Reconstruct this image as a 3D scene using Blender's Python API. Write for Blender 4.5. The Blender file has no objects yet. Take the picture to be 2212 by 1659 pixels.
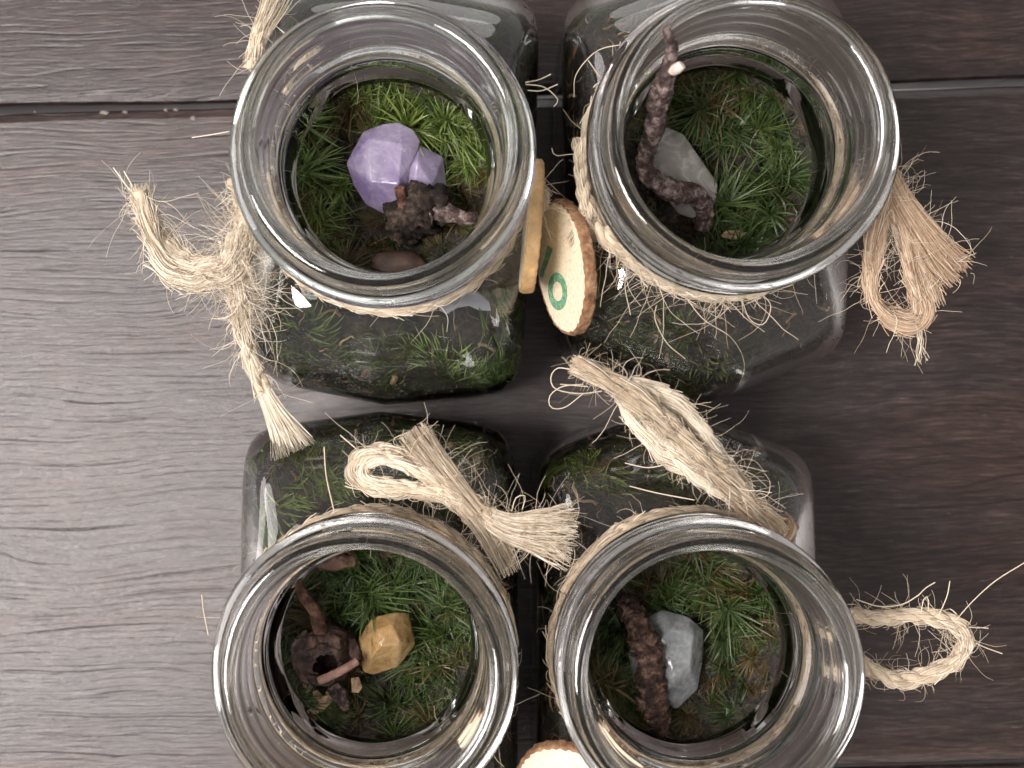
import bpy, bmesh, math, random
import numpy as np
from mathutils import Vector, Matrix, noise as mnoise

rng = np.random.default_rng(7)
random.seed(7)
MM = 0.001
PI = math.pi
sc = bpy.context.scene
COL = sc.collection

# ------------------------------------------------------------------ camera
# 1 mm on the table is 10 units of the photograph at 2212 px wide; the point
# straight under the lens is at (1020, 875) in those units.
D = 290.0                      # lens height over the table, mm
NX, NY = 1020.0, 875.0
cam = bpy.data.cameras.new('camera')
cam.sensor_width = 36.0
cam.lens = 36.0 * (D * 10) / 2212.0
cam.shift_x = (1106.0 - NX) / 2212.0
cam.shift_y = (NY - 829.5) / 2212.0
cam.clip_start = 0.01
cam.clip_end = 20.0
cam.dof.use_dof = True
cam.dof.focus_distance = (D - 48) * MM
cam.dof.aperture_fstop = 20.0
camo = bpy.data.objects.new('camera', cam)
COL.objects.link(camo)
camo.location = (0, 0, D * MM)
sc.camera = camo

# ------------------------------------------------------------------ light
world = bpy.data.worlds.new('World')
sc.world = world
world.use_nodes = True
bgn = world.node_tree.nodes['Background']
bgn.inputs[0].default_value = (1.0, 0.93, 0.90, 1)
bgn.inputs[1].default_value = 0.36


def area(name, loc, target, sx, sy, power, col, shape='ELLIPSE'):
    l = bpy.data.lights.new(name, 'AREA')
    l.shape = shape
    l.size, l.size_y = sx, sy
    l.energy = power
    l.color = col
    o = bpy.data.objects.new(name, l)
    COL.objects.link(o)
    o.location = loc
    o.rotation_euler = (Vector(target) - Vector(loc)).to_track_quat('-Z', 'Y').to_euler()
    return o


area('ceiling_light', (-0.38, -0.10, 0.80), (0, 0, 0.03), 0.34, 0.34, 11.5, (1.0, 0.93, 0.90))
area('rim_fill_back', (0.10, 1.5, 0.52), (0, 0, 0.05), 1.3, 0.55, 5.0, (1.0, 0.95, 0.94))  # unseen panel added behind for bright arcs in the glass rims
area('rim_fill_left', (-1.5, 0.15, 0.50), (0, 0, 0.05), 1.3, 0.5, 9.5, (1.0, 0.95, 0.94))  # unseen panel added at the left to brighten the jar rims
area('rim_fill_right', (1.55, -0.2, 0.55), (0, 0, 0.05), 0.7, 0.4, 3.5, (1.0, 0.95, 0.92))  # added panel out of view, weaker rim highlights from the right
area('rim_fill_front', (0.2, -1.5, 0.5), (0, 0, 0.05), 0.8, 0.4, 4.5, (1.0, 0.95, 0.92))  # added panel out of view, rim highlights from the front

vs = sc.view_settings
vs.view_transform = 'Standard'
vs.look = 'None'
vs.exposure = 0.2
vs.gamma = 1.0
vs.use_curve_mapping = False
cy = sc.cycles
cy.use_denoising = True
cy.use_adaptive_sampling = True
cy.adaptive_threshold = 0.02
cy.max_bounces = 14
cy.transmission_bounces = 14
cy.glossy_bounces = 6
cy.diffuse_bounces = 4
cy.transparent_max_bounces = 8
cy.caustics_reflective = True
cy.caustics_refractive = True
cy.blur_glossy = 0.6
cy.sample_clamp_indirect = 6.0


# ------------------------------------------------------------------ helpers
def P(px, py, z):
    """point of the place at height z (mm) given map units of the layout"""
    k = 0.1 * (D - z) / D
    return np.array([(px - NX) * k, -(py - NY) * k, z])


class MB:
    def __init__(self):
        self.V, self.F, self.A, self.n = [], [], [], 0

    def add(self, V, F, a=0.5):
        V = np.asarray(V, float).reshape(-1, 3)
        F = np.asarray(F, int)
        if np.isscalar(a):
            a = np.full(len(V), float(a))
        self.V.append(V)
        self.A.append(np.asarray(a, float).reshape(-1))
        if F.shape[1] == 3:
            F = np.concatenate([F, -np.ones((len(F), 1), int) - self.n], 1)
        self.F.append(F + self.n)
        self.n += len(V)

    def build(self, name, mat, parent=None, origin=None, smooth=True, base=None):
        V = np.concatenate(self.V)
        F = np.concatenate(self.F)
        A = np.concatenate(self.A)
        o = np.zeros(3) if origin is None else np.asarray(origin, float)
        me = bpy.data.meshes.new(name)
        tri = F[:, 3] < 0
        ls = np.where(tri, 3, 4)
        starts = np.concatenate([[0], np.cumsum(ls)[:-1]])
        mask = np.ones(F.shape, bool)
        mask[:, 3] = ~tri
        li = F[mask]
        me.vertices.add(len(V))
        me.vertices.foreach_set('co', ((V - o) * MM).astype(np.float32).ravel())
        me.loops.add(len(li))
        me.loops.foreach_set('vertex_index', li.astype(np.int32))
        me.polygons.add(len(F))
        me.polygons.foreach_set('loop_start', starts.astype(np.int32))
        me.polygons.foreach_set('use_smooth', np.full(len(F), smooth))
        at = me.attributes.new('v', 'FLOAT', 'POINT')
        at.data.foreach_set('value', A.astype(np.float32))
        me.update(calc_edges=True)
        me.validate()
        me.materials.append(mat)
        ob = bpy.data.objects.new(name, me)
        COL.objects.link(ob)
        pl = np.zeros(3) if base is None else np.asarray(base, float)
        ob.location = Vector((o - pl) * MM)
        if parent is not None:
            ob.parent = parent
        return ob


def tag(o, label=None, cat=None, group=None, kind=None):
    if label:
        o['label'] = label
    if cat:
        o['category'] = cat
    if group:
        o['group'] = group
    if kind:
        o['kind'] = kind
    return o


def empty(name, loc_mm):
    o = bpy.data.objects.new(name, None)
    COL.objects.link(o)
    o.location = Vector(np.asarray(loc_mm, float) * MM)
    o.empty_display_size = 0.005
    return o


def norm(a):
    return a / np.maximum(np.linalg.norm(a, axis=-1, keepdims=True), 1e-9)


def frames(Pm):
    """parallel transport frames for polylines Pm (m,n,3)"""
    T = norm(np.gradient(Pm, axis=1))
    m, n, _ = Pm.shape
    N = np.zeros_like(Pm)
    ref = np.tile([0.31, 0.17, 0.93], (m, 1))
    par = np.abs((T[:, 0] * ref).sum(-1)) > 0.9
    ref[par] = [0.9, 0.1, 0.2]
    N[:, 0] = norm(np.cross(T[:, 0], ref))
    for i in range(1, n):
        v = N[:, i - 1] - (N[:, i - 1] * T[:, i]).sum(-1, keepdims=True) * T[:, i]
        N[:, i] = norm(v)
    return T, N, np.cross(T, N)


def tubes(mb, Pm, R, sides=3, a=0.5, caps=False):
    Pm = np.asarray(Pm, float)
    if Pm.ndim == 2:
        Pm = Pm[None]
    m, n, _ = Pm.shape
    R = np.broadcast_to(np.asarray(R, float), (m, n)) if np.ndim(R) != 3 else R
    T, N, B = frames(Pm)
    ang = np.arange(sides) * 2 * PI / sides
    if np.ndim(R) == 2:
        R = R[:, :, None] * np.ones(sides)
    V = Pm[:, :, None, :] + R[..., None] * (np.cos(ang)[None, None, :, None] * N[:, :, None, :] + np.sin(ang)[None, None, :, None] * B[:, :, None, :])
    base = np.arange(m)[:, None, None] * n * sides
    i = np.arange(n - 1)[None, :, None] * sides
    k = np.arange(sides)[None, None, :]
    k2 = (k + 1) % sides
    F = np.stack([base + i + k, base + i + k2, base + i + sides + k2, base + i + sides + k], -1).reshape(-1, 4)
    if np.ndim(a) == 0:
        A = np.full((m, n, sides), float(a))
    else:
        A = np.broadcast_to(np.asarray(a, float).reshape(m, -1, 1), (m, n, sides))
    mb.add(V.reshape(-1, 3), F, A.reshape(-1))
    if caps:
        for mi in range(m):
            for end, flip in ((0, True), (n - 1, False)):
                c = Pm[mi, end] + (T[mi, end] * (-1 if end == 0 else 1)) * R[mi, end].mean() * 0.35
                ring = V[mi, end]
                VV = np.concatenate([ring, c[None]])
                idx = np.arange(sides)
                nx = (idx + 1) % sides
                FF = np.stack([nx, idx, np.full(sides, sides)], -1) if flip else np.stack([idx, nx, np.full(sides, sides)], -1)
                mb.add(VV, FF, float(A[mi, end, 0]))


def spline(ctrl, step=0.5):
    C = np.asarray(ctrl, float)
    C = np.concatenate([[2 * C[0] - C[1]], C, [2 * C[-1] - C[-2]]])
    out = []
    for i in range(1, len(C) - 2):
        p0, p1, p2, p3 = C[i - 1], C[i], C[i + 1], C[i + 2]
        t = np.linspace(0, 1, 16, endpoint=False)[:, None]
        out.append(0.5 * ((2 * p1) + (-p0 + p2) * t + (2 * p0 - 5 * p1 + 4 * p2 - p3) * t ** 2 + (-p0 + 3 * p1 - 3 * p2 + p3) * t ** 3))
    out = np.concatenate(out + [C[-2][None]])
    L = np.concatenate([[0], np.cumsum(np.linalg.norm(np.diff(out, axis=0), axis=1))])
    n = max(4, int(L[-1] / step) + 1)
    s = np.linspace(0, L[-1], n)
    return np.stack([np.interp(s, L, out[:, j]) for j in range(3)], 1)


def n1(x, seed=0.0):
    """smooth 1d noise, vectorised, about -1..1"""
    x = np.asarray(x, float)
    return (np.sin(x * 1.0 + seed * 7.1) + np.sin(x * 2.3 + seed * 3.7 + 1.3) * 0.7 + np.sin(x * 4.9 + seed * 1.9 + 2.1) * 0.45) / 1.6


# ------------------------------------------------------------------ node material helpers
def new_mat(name):
    m = bpy.data.materials.new(name)
    m.use_nodes = True
    nt = m.node_tree
    b = nt.nodes['Principled BSDF']
    return m, nt, b


def nd(nt, typ, **kw):
    n = nt.nodes.new(typ)
    for k, v in kw.items():
        setattr(n, k, v)
    return n


def lk(nt, a, ao, b, bi):
    nt.links.new(a.outputs[ao], b.inputs[bi])


def ramp(nt, stops):
    r = nd(nt, 'ShaderNodeValToRGB')
    e = r.color_ramp.elements
    while len(e) < len(stops):
        e.new(0.5)
    for x, (p, c) in zip(e, stops):
        x.position = p
        x.color = tuple(c) + (1,) if len(c) == 3 else c
    return r


def noise_tex(nt, scale, detail=4, rough=0.55, vec=None, vscale=None, dist=0.0, coord='Object'):
    n = nd(nt, 'ShaderNodeTexNoise')
    n.inputs['Scale'].default_value = scale
    n.inputs['Detail'].default_value = detail
    n.inputs['Roughness'].default_value = rough
    n.inputs['Distortion'].default_value = dist
    tc = nd(nt, 'ShaderNodeTexCoord')
    if vscale is not None:
        mp = nd(nt, 'ShaderNodeMapping')
        mp.inputs['Scale'].default_value = vscale
        lk(nt, tc, coord, mp, 'Vector')
        lk(nt, mp, 'Vector', n, 'Vector')
    else:
        lk(nt, tc, coord, n, 'Vector')
    return n


def add_bump(nt, b, src, out, strength, dist=0.001, prev=None):
    bp = nd(nt, 'ShaderNodeBump')
    bp.inputs['Strength'].default_value = strength
    bp.inputs['Distance'].default_value = dist
    nt.links.new(src.outputs[out], bp.inputs['Height'])
    if prev is not None:
        nt.links.new(prev.outputs['Normal'], bp.inputs['Normal'])
    nt.links.new(bp.outputs['Normal'], b.inputs['Normal'])
    return bp


# ------------------------------------------------------------------ materials
def mat_wood():
    m, nt, b = new_mat('dark_wood')
    tc = nd(nt, 'ShaderNodeTexCoord')
    oi = nd(nt, 'ShaderNodeObjectInfo')
    # each board has its own cut of the grain
    off = nd(nt, 'ShaderNodeVectorMath', operation='SCALE')
    off.inputs[0].default_value = (3.1, 7.7, 0)
    lk(nt, oi, 'Random', off, 'Scale')
    ad = nd(nt, 'ShaderNodeVectorMath', operation='ADD')
    lk(nt, tc, 'Object', ad, 0)
    lk(nt, off, 'Vector', ad, 1)
    # slow warp so that fissures wave
    warp = nd(nt, 'ShaderNodeTexNoise')
    warp.inputs['Scale'].default_value = 26
    warp.inputs['Detail'].default_value = 2
    lk(nt, ad, 'Vector', warp, 'Vector')
    ws = nd(nt, 'ShaderNodeVectorMath', operation='SCALE')
    ws.inputs['Scale'].default_value = 0.0065
    lk(nt, warp, 'Color', ws, 0)
    av = nd(nt, 'ShaderNodeVectorMath', operation='ADD')
    lk(nt, ad, 'Vector', av, 0)
    lk(nt, ws, 'Vector', av, 1)

    def grain(sx, sy, detail, rough=0.6):
        mp = nd(nt, 'ShaderNodeMapping')
        mp.inputs['Scale'].default_value = (sx, sy, 1)
        lk(nt, av, 'Vector', mp, 'Vector')
        n = nd(nt, 'ShaderNodeTexNoise')
        n.inputs['Scale'].default_value = 1
        n.inputs['Detail'].default_value = detail
        n.inputs['Roughness'].default_value = rough
        lk(nt, mp, 'Vector', n, 'Vector')
        return n
    fine = grain(150, 1900, 5, 0.75)
    mid = grain(30, 330, 4)
    fis = grain(13, 36, 2.0, 0.5)
    brk = grain(30, 210, 2)
    tone = grain(16, 60, 3)
    sx = nd(nt, 'ShaderNodeSeparateXYZ')
    lk(nt, ad, 'Vector', sx, 0)
    yv = nd(nt, 'ShaderNodeMath', operation='MULTIPLY')
    yv.inputs[1].default_value = 215.0
    lk(nt, sx, 'Y', yv, 0)
    nz = nd(nt, 'ShaderNodeMath', operation='MULTIPLY_ADD')
    nz.inputs[1].default_value = 3.6
    lk(nt, fis, 'Fac', nz, 0)
    lk(nt, yv, 0, nz, 2)
    fc = nd(nt, 'ShaderNodeMath', operation='PINGPONG')
    fc.inputs[1].default_value = 0.5
    lk(nt, nz, 0, fc, 0)
    ab2 = fc
    wd = nd(nt, 'ShaderNodeMapRange')
    wd.inputs['From Min'].default_value = 0.47
    wd.inputs['From Max'].default_value = 0.70
    wd.inputs['To Min'].default_value = 0.0005
    wd.inputs['To Max'].default_value = 0.115
    lk(nt, brk, 'Fac', wd, 'Value')
    dv = nd(nt, 'ShaderNodeMath', operation='DIVIDE')
    lk(nt, ab2, 0, dv, 0)
    lk(nt, wd, 0, dv, 1)
    r1 = ramp(nt, [(0.32, (0.008, 0.0047, 0.0040)), (0.5, (0.025, 0.0163, 0.0143)), (0.68, (0.070, 0.048, 0.0425))])
    lk(nt, fine, 'Fac', r1, 'Fac')
    r2 = ramp(nt, [(0.3, (0.45, 0.40, 0.39)), (0.55, (1.0, 0.95, 0.94)), (0.75, (1.5, 1.48, 1.5))])
    lk(nt, mid, 'Fac', r2, 'Fac')
    mx = nd(nt, 'ShaderNodeMix', data_type='RGBA', blend_type='MULTIPLY')
    mx.inputs['Factor'].default_value = 0.8
    lk(nt, r1, 'Color', mx, 6)
    lk(nt, r2, 'Color', mx, 7)
    r3 = ramp(nt, [(0.34, (1.12, 0.93, 0.86)), (0.5, (1, 1, 1)), (0.66, (0.90, 0.98, 1.04))])
    lk(nt, tone, 'Fac', r3, 'Fac')
    mx2 = nd(nt, 'ShaderNodeMix', data_type='RGBA', blend_type='MULTIPLY')
    mx2.inputs['Factor'].default_value = 1.0
    lk(nt, mx, 2, mx2, 6)
    lk(nt, r3, 'Color', mx2, 7)
    # thin open fissures
    fr = ramp(nt, [(0.0, (0, 0, 0)), (0.35, (0.15, 0.15, 0.15)), (1, (1, 1, 1))])
    lk(nt, dv, 0, fr, 'Fac')
    mx3 = nd(nt, 'ShaderNodeMix', data_type='RGBA', blend_type='MULTIPLY')
    mx3.inputs['Factor'].default_value = 0.62
    lk(nt, mx2, 2, mx3, 6)
    lk(nt, fr, 'Color', mx3, 7)
    # dense short fibres between the fissures
    y2 = nd(nt, 'ShaderNodeMath', operation='MULTIPLY')
    y2.inputs[1].default_value = 610.0
    lk(nt, sx, 'Y', y2, 0)
    nz2 = nd(nt, 'ShaderNodeMath', operation='MULTIPLY_ADD')
    nz2.inputs[1].default_value = 9.0
    lk(nt, fis, 'Fac', nz2, 0)
    lk(nt, y2, 0, nz2, 2)
    fc2 = nd(nt, 'ShaderNodeMath', operation='PINGPONG')
    fc2.inputs[1].default_value = 0.5
    lk(nt, nz2, 0, fc2, 0)
    brk2 = grain(70, 500, 2)
    wd2 = nd(nt, 'ShaderNodeMapRange')
    wd2.inputs['From Min'].default_value = 0.42
    wd2.inputs['From Max'].default_value = 0.66
    wd2.inputs['To Min'].default_value = 0.001
    wd2.inputs['To Max'].default_value = 0.30
    lk(nt, brk2, 'Fac', wd2, 'Value')
    dv2 = nd(nt, 'ShaderNodeMath', operation='DIVIDE')
    lk(nt, fc2, 0, dv2, 0)
    lk(nt, wd2, 0, dv2, 1)
    fr2 = ramp(nt, [(0.0, (0.1, 0.1, 0.1)), (1, (1, 1, 1))])
    lk(nt, dv2, 0, fr2, 'Fac')
    mx3b = nd(nt, 'ShaderNodeMix', data_type='RGBA', blend_type='MULTIPLY')
    mx3b.inputs['Factor'].default_value = 0.5
    lk(nt, mx3, 2, mx3b, 6)
    lk(nt, fr2, 'Color', mx3b, 7)
    mx3 = mx3b
    # pale dust and worn specks
    dn = grain(140, 900, 3, 0.6)
    dr = ramp(nt, [(0.68, (0, 0, 0)), (0.76, (1, 1, 1))])
    lk(nt, dn, 'Fac', dr, 'Fac')
    mx4 = nd(nt, 'ShaderNodeMix', data_type='RGBA')
    mul = nd(nt, 'ShaderNodeMath', operation='MULTIPLY')
    mul.inputs[1].default_value = 0.55
    lk(nt, dr, 'Color', mul, 0)
    lk(nt, mul, 0, mx4, 0)
    lk(nt, mx3, 2, mx4, 6)
    mx4.inputs[7].default_value = (0.17, 0.15, 0.14, 1)
    lk(nt, mx4, 2, b, 'Base Color')
    rr = nd(nt, 'ShaderNodeMapRange')
    rr.inputs['To Min'].default_value = 0.25
    rr.inputs['To Max'].default_value = 0.43
    lk(nt, mid, 'Fac', rr, 'Value')
    lk(nt, rr, 0, b, 'Roughness')
    b.inputs['Specular IOR Level'].default_value = 0.58
    b1 = add_bump(nt, b, fine, 'Fac', 0.28, 0.0004)
    b2 = add_bump(nt, b, mid, 'Fac', 0.15, 0.0005, b1)
    b3 = add_bump(nt, b, fr2, 'Color', 0.16, 0.0003, b2)
    add_bump(nt, b, fr, 'Color', 0.22, 0.0004, b3)
    return m


def mat_glass(name, col):
    m, nt, b = new_mat(name)
    b.inputs['Base Color'].default_value = col + (1,)
    b.inputs['Roughness'].default_value = 0.0
    b.inputs['IOR'].default_value = 1.5
    b.inputs['Transmission Weight'].default_value = 1.0
    n = noise_tex(nt, 45, 1, 0.4)
    add_bump(nt, b, n, 'Fac', 0.10, 0.002)
    return m


def mat_fibre(name, dark, mid, light):
    m, nt, b = new_mat(name)
    at = nd(nt, 'ShaderNodeAttribute', attribute_name='v')
    r = ramp(nt, [(0.05, dark), (0.5, mid), (0.95, light)])
    n = noise_tex(nt, 700, 3)
    ad = nd(nt, 'ShaderNodeMath', operation='MULTIPLY_ADD')
    ad.inputs[1].default_value = 0.5
    lk(nt, n, 'Fac', ad, 0)
    sb = nd(nt, 'ShaderNodeMath', operation='SUBTRACT')
    sb.inputs[1].default_value = 0.25
    lk(nt, at, 'Fac', sb, 0)
    lk(nt, sb, 0, ad, 2)
    lk(nt, ad, 0, r, 'Fac')
    lk(nt, r, 'Color', b, 'Base Color')
    b.inputs['Roughness'].default_value = 0.55
    b.inputs['Specular IOR Level'].default_value = 0.35
    b.inputs['Sheen Weight'].default_value = 0.2
    return m


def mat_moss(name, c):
    m, nt, b = new_mat(name)
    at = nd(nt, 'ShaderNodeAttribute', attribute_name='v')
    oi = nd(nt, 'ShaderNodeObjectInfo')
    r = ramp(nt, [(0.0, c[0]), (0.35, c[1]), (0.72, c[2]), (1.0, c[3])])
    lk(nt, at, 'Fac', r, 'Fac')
    r2 = ramp(nt, [(0.0, (0.75, 0.62, 0.5)), (0.25, (0.8, 0.9, 0.8)), (0.6, (1.0, 1.0, 1.0)), (1.0, (1.15, 1.1, 0.7))])
    lk(nt, oi, 'Random', r2, 'Fac')
    mx = nd(nt, 'ShaderNodeMix', data_type='RGBA', blend_type='MULTIPLY')
    mx.inputs['Factor'].default_value = 1
    lk(nt, r, 'Color', mx, 6)
    lk(nt, r2, 'Color', mx, 7)
    lk(nt, mx, 2, b, 'Base Color')
    b.inputs['Roughness'].default_value = 0.42
    b.inputs['Specular IOR Level'].default_value = 0.45
    tr = nd(nt, 'ShaderNodeBsdfTranslucent')
    lk(nt, mx, 2, tr, 'Color')
    ms = nd(nt, 'ShaderNodeMixShader')
    ms.inputs[0].default_value = 0.3
    out = nt.nodes['Material Output']
    lk(nt, b, 0, ms, 1)
    lk(nt, tr, 0, ms, 2)
    lk(nt, ms, 0, out, 'Surface')
    return m


def mat_soil():
    m, nt, b = new_mat('dark_soil')
    n = noise_tex(nt, 260, 6, 0.7)
    n2 = noise_tex(nt, 900, 4, 0.6)
    r = ramp(nt, [(0.36, (0.006, 0.0045, 0.0035)), (0.5, (0.016, 0.011, 0.008)), (0.62, (0.046, 0.030, 0.019)), (0.74, (0.13, 0.08, 0.048))])
    lk(nt, n, 'Fac', r, 'Fac')
    r2 = ramp(nt, [(0.35, (0.5, 0.5, 0.5)), (0.7, (1.5, 1.4, 1.3))])
    lk(nt, n2, 'Fac', r2, 'Fac')
    mx = nd(nt, 'ShaderNodeMix', data_type='RGBA', blend_type='MULTIPLY')
    mx.inputs['Factor'].default_value = 1
    lk(nt, r, 'Color', mx, 6)
    lk(nt, r2, 'Color', mx, 7)
    g = noise_tex(nt, 120, 4, 0.6)
    gr = ramp(nt, [(0.5, (0, 0, 0)), (0.62, (1, 1, 1))])
    lk(nt, g, 'Fac', gr, 'Fac')
    gm = nd(nt, 'ShaderNodeMath', operation='MULTIPLY')
    gm.inputs[1].default_value = 0.5
    lk(nt, gr, 'Color', gm, 0)
    mg = nd(nt, 'ShaderNodeMix', data_type='RGBA')
    lk(nt, gm, 0, mg, 0)
    lk(nt, mx, 2, mg, 6)
    mg.inputs[7].default_value = (0.032, 0.036, 0.012, 1)
    lk(nt, mg, 2, b, 'Base Color')
    b.inputs['Roughness'].default_value = 0.6
    b1 = add_bump(nt, b, n, 'Fac', 0.8, 0.002)
    add_bump(nt, b, n2, 'Fac', 0.6, 0.0008, b1)
    return m


def mat_bark(name, c0, c1, c2, scale=450):
    m, nt, b = new_mat(name)
    n = noise_tex(nt, scale, 6, 0.7)
    r = ramp(nt, [(0.36, c0), (0.5, c1), (0.66, c2)])
    lk(nt, n, 'Fac', r, 'Fac')
    lk(nt, r, 'Color', b, 'Base Color')
    b.inputs['Roughness'].default_value = 0.85
    b.inputs['Specular IOR Level'].default_value = 0.25
    n2 = noise_tex(nt, scale * 2.5, 4, 0.6)
    b1 = add_bump(nt, b, n, 'Fac', 0.9, 0.001)
    add_bump(nt, b, n2, 'Fac', 0.6, 0.0005, b1)
    return m


def mat_stone(name, c0, c1, rough=0.3, trans=0.35, sss=0.5, scale=120, spots=0.15, pale=(0.75, 0.72, 0.76), vein=1.0):
    m, nt, b = new_mat(name)
    n = noise_tex(nt, scale, 5, 0.6)
    r = ramp(nt, [(0.40, c0), (0.60, c1)])
    lk(nt, n, 'Fac', r, 'Fac')
    n3 = noise_tex(nt, scale * 8, 2, 0.5)
    r3 = ramp(nt, [(0.66, (0, 0, 0)), (0.74, (1, 1, 1))])
    lk(nt, n3, 'Fac', r3, 'Fac')
    mu = nd(nt, 'ShaderNodeMath', operation='MULTIPLY')
    mu.inputs[1].default_value = spots
    lk(nt, r3, 'Color', mu, 0)
    mx = nd(nt, 'ShaderNodeMix', data_type='RGBA')
    lk(nt, mu, 0, mx, 0)
    lk(nt, r, 'Color', mx, 6)
    mx.inputs[7].default_value = (0.8, 0.78, 0.8, 1)
    vn = noise_tex(nt, scale * 1.3, 3, 0.55, dist=1.5)
    vp = nd(nt, 'ShaderNodeMath', operation='SUBTRACT')
    vp.inputs[1].default_value = 0.5
    lk(nt, vn, 'Fac', vp, 0)
    va = nd(nt, 'ShaderNodeMath', operation='ABSOLUTE')
    lk(nt, vp, 0, va, 0)
    vr = ramp(nt, [(0.0, (0.55 * vein,) * 3), (0.035, (0.18 * vein,) * 3), (0.12, (0, 0, 0))])
    lk(nt, va, 0, vr, 'Fac')
    mv = nd(nt, 'ShaderNodeMix', data_type='RGBA')
    lk(nt, vr, 'Color', mv, 0)
    lk(nt, mx, 2, mv, 6)
    mv.inputs[7].default_value = pale + (1,)
    ge = nd(nt, 'ShaderNodeNewGeometry')
    er = ramp(nt, [(0.52, (0, 0, 0)), (0.62, (0.6, 0.6, 0.6))])
    lk(nt, ge, 'Pointiness', er, 'Fac')
    me_ = nd(nt, 'ShaderNodeMix', data_type='RGBA')
    lk(nt, er, 'Color', me_, 0)
    lk(nt, mv, 2, me_, 6)
    me_.inputs[7].default_value = pale + (1,)
    lk(nt, me_, 2, b, 'Base Color')
    b.inputs['Roughness'].default_value = rough
    b.inputs['IOR'].default_value = 1.5
    b.inputs['Transmission Weight'].default_value = trans
    b.inputs['Subsurface Weight'].default_value = sss
    b.inputs['Subsurface Radius'].default_value = (1, 0.9, 1)
    b.inputs['Subsurface Scale'].default_value = 0.004
    n2 = noise_tex(nt, scale * 6, 3, 0.6)
    n4 = noise_tex(nt, scale * 1.6, 2, 0.5)
    b1 = add_bump(nt, b, n4, 'Fac', 0.4 * vein, 0.003)
    add_bump(nt, b, n2, 'Fac', 0.25, 0.0006, b1)
    return m


def mat_plain(name, col, rough=0.5, bump=0.0, scale=500, var=0.25):
    m, nt, b = new_mat(name)
    n = noise_tex(nt, scale, 4, 0.6)
    lo = tuple(c * (1 - var) for c in col)
    hi = tuple(min(1, c * (1 + var)) for c in col)
    r = ramp(nt, [(0.3, lo), (0.7, hi)])
    lk(nt, n, 'Fac', r, 'Fac')
    lk(nt, r, 'Color', b, 'Base Color')
    b.inputs['Roughness'].default_value = rough
    if bump:
        add_bump(nt, b, n, 'Fac', bump, 0.0006)
    return m


def mat_face():
    m, nt, b = new_mat('pale_cut_wood')
    n = noise_tex(nt, 1, 5, 0.6, vscale=(1500, 1500, 90))
    r = ramp(nt, [(0.3, (0.60, 0.48, 0.32)), (0.5, (0.74, 0.64, 0.48)), (0.75, (0.82, 0.74, 0.60))])
    lk(nt, n, 'Fac', r, 'Fac')
    lk(nt, r, 'Color', b, 'Base Color')
    b.inputs['Roughness'].default_value = 0.6
    add_bump(nt, b, n, 'Fac', 0.25, 0.0003)
    return m


def mat_ink():
    m, nt, b = new_mat('green_ink')
    n = noise_tex(nt, 1, 5, 0.7, vscale=(1800, 1800, 300))
    r = ramp(nt, [(0.38, (0.07, 0.23, 0.125)), (0.55, (0.15, 0.34, 0.21)), (0.66, (0.55, 0.60, 0.46))])
    lk(nt, n, 'Fac', r, 'Fac')
    lk(nt, r, 'Color', b, 'Base Color')
    b.inputs['Roughness'].default_value = 0.65
    return m


M_WOOD = mat_wood()
M_GLASS_G = mat_glass('green_tinted_glass', (0.93, 0.965, 0.94))
M_GLASS = mat_glass('clear_glass', (0.955, 0.955, 0.945))
M_JUTE = mat_fibre('jute', (0.29, 0.21, 0.135), (0.54, 0.44, 0.315), (0.80, 0.725, 0.60))
M_JUTE_R = mat_fibre('jute_reddish', (0.29, 0.17, 0.10), (0.50, 0.36, 0.24), (0.74, 0.61, 0.47))
M_MOSS = mat_moss('moss_leaf', ((0.007, 0.007, 0.003), (0.016, 0.026, 0.009), (0.040, 0.072, 0.019), (0.125, 0.19, 0.06)))
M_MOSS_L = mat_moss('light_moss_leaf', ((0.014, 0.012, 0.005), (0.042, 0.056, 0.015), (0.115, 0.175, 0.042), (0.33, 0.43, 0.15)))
M_MOSS_DRY = mat_moss('dry_moss_leaf', ((0.012, 0.008, 0.004), (0.036, 0.025, 0.011), (0.085, 0.060, 0.024), (0.19, 0.15, 0.07)))
M_SOIL = mat_soil()
M_TWIG = mat_bark('twig_bark', (0.020, 0.012, 0.011), (0.080, 0.054, 0.050), (0.34, 0.27, 0.245), 520)
M_TWIG_DARK = mat_bark('dark_twig_bark', (0.006, 0.0045, 0.004), (0.020, 0.0135, 0.011), (0.095, 0.066, 0.050), 330)
M_TWIG_RED = mat_bark('red_brown_bark', (0.014, 0.008, 0.006), (0.055, 0.030, 0.023), (0.21, 0.135, 0.10), 420)
M_HUSK = mat_bark('husk_brown', (0.010, 0.006, 0.005), (0.036, 0.019, 0.015), (0.12, 0.07, 0.055), 380)
M_HUSK.node_tree.nodes['Principled BSDF'].inputs['Roughness'].default_value = 0.38
M_STEM = mat_bark('stem_brown', (0.03, 0.013, 0.009), (0.085, 0.040, 0.028), (0.17, 0.10, 0.07), 420)
M_PINKSTICK = mat_plain('peeled_twig', (0.17, 0.092, 0.068), 0.7, 0.8, 500, 0.45)
M_CHIP = mat_plain('wood_chip', (0.30, 0.20, 0.12), 0.7, 0.6, 500, 0.6)
M_CHIP_PALE = mat_plain('pale_crumb', (0.26, 0.23, 0.2), 0.7, 0.3, 700, 0.3)
M_PEBBLE = mat_plain('brown_pebble', (0.12, 0.072, 0.054), 0.45, 0.5, 220, 0.6)
M_AMETHYST = mat_stone('amethyst', (0.23, 0.165, 0.35), (0.46, 0.40, 0.55), 0.24, 0.4, 0.5, 95, 0.25, (0.58, 0.52, 0.66), 0.6)
M_SELENITE = mat_stone('grey_selenite', (0.26, 0.25, 0.225), (0.38, 0.365, 0.335), 0.25, 0.45, 0.4, 70, 0.08, (0.66, 0.64, 0.60))
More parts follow.
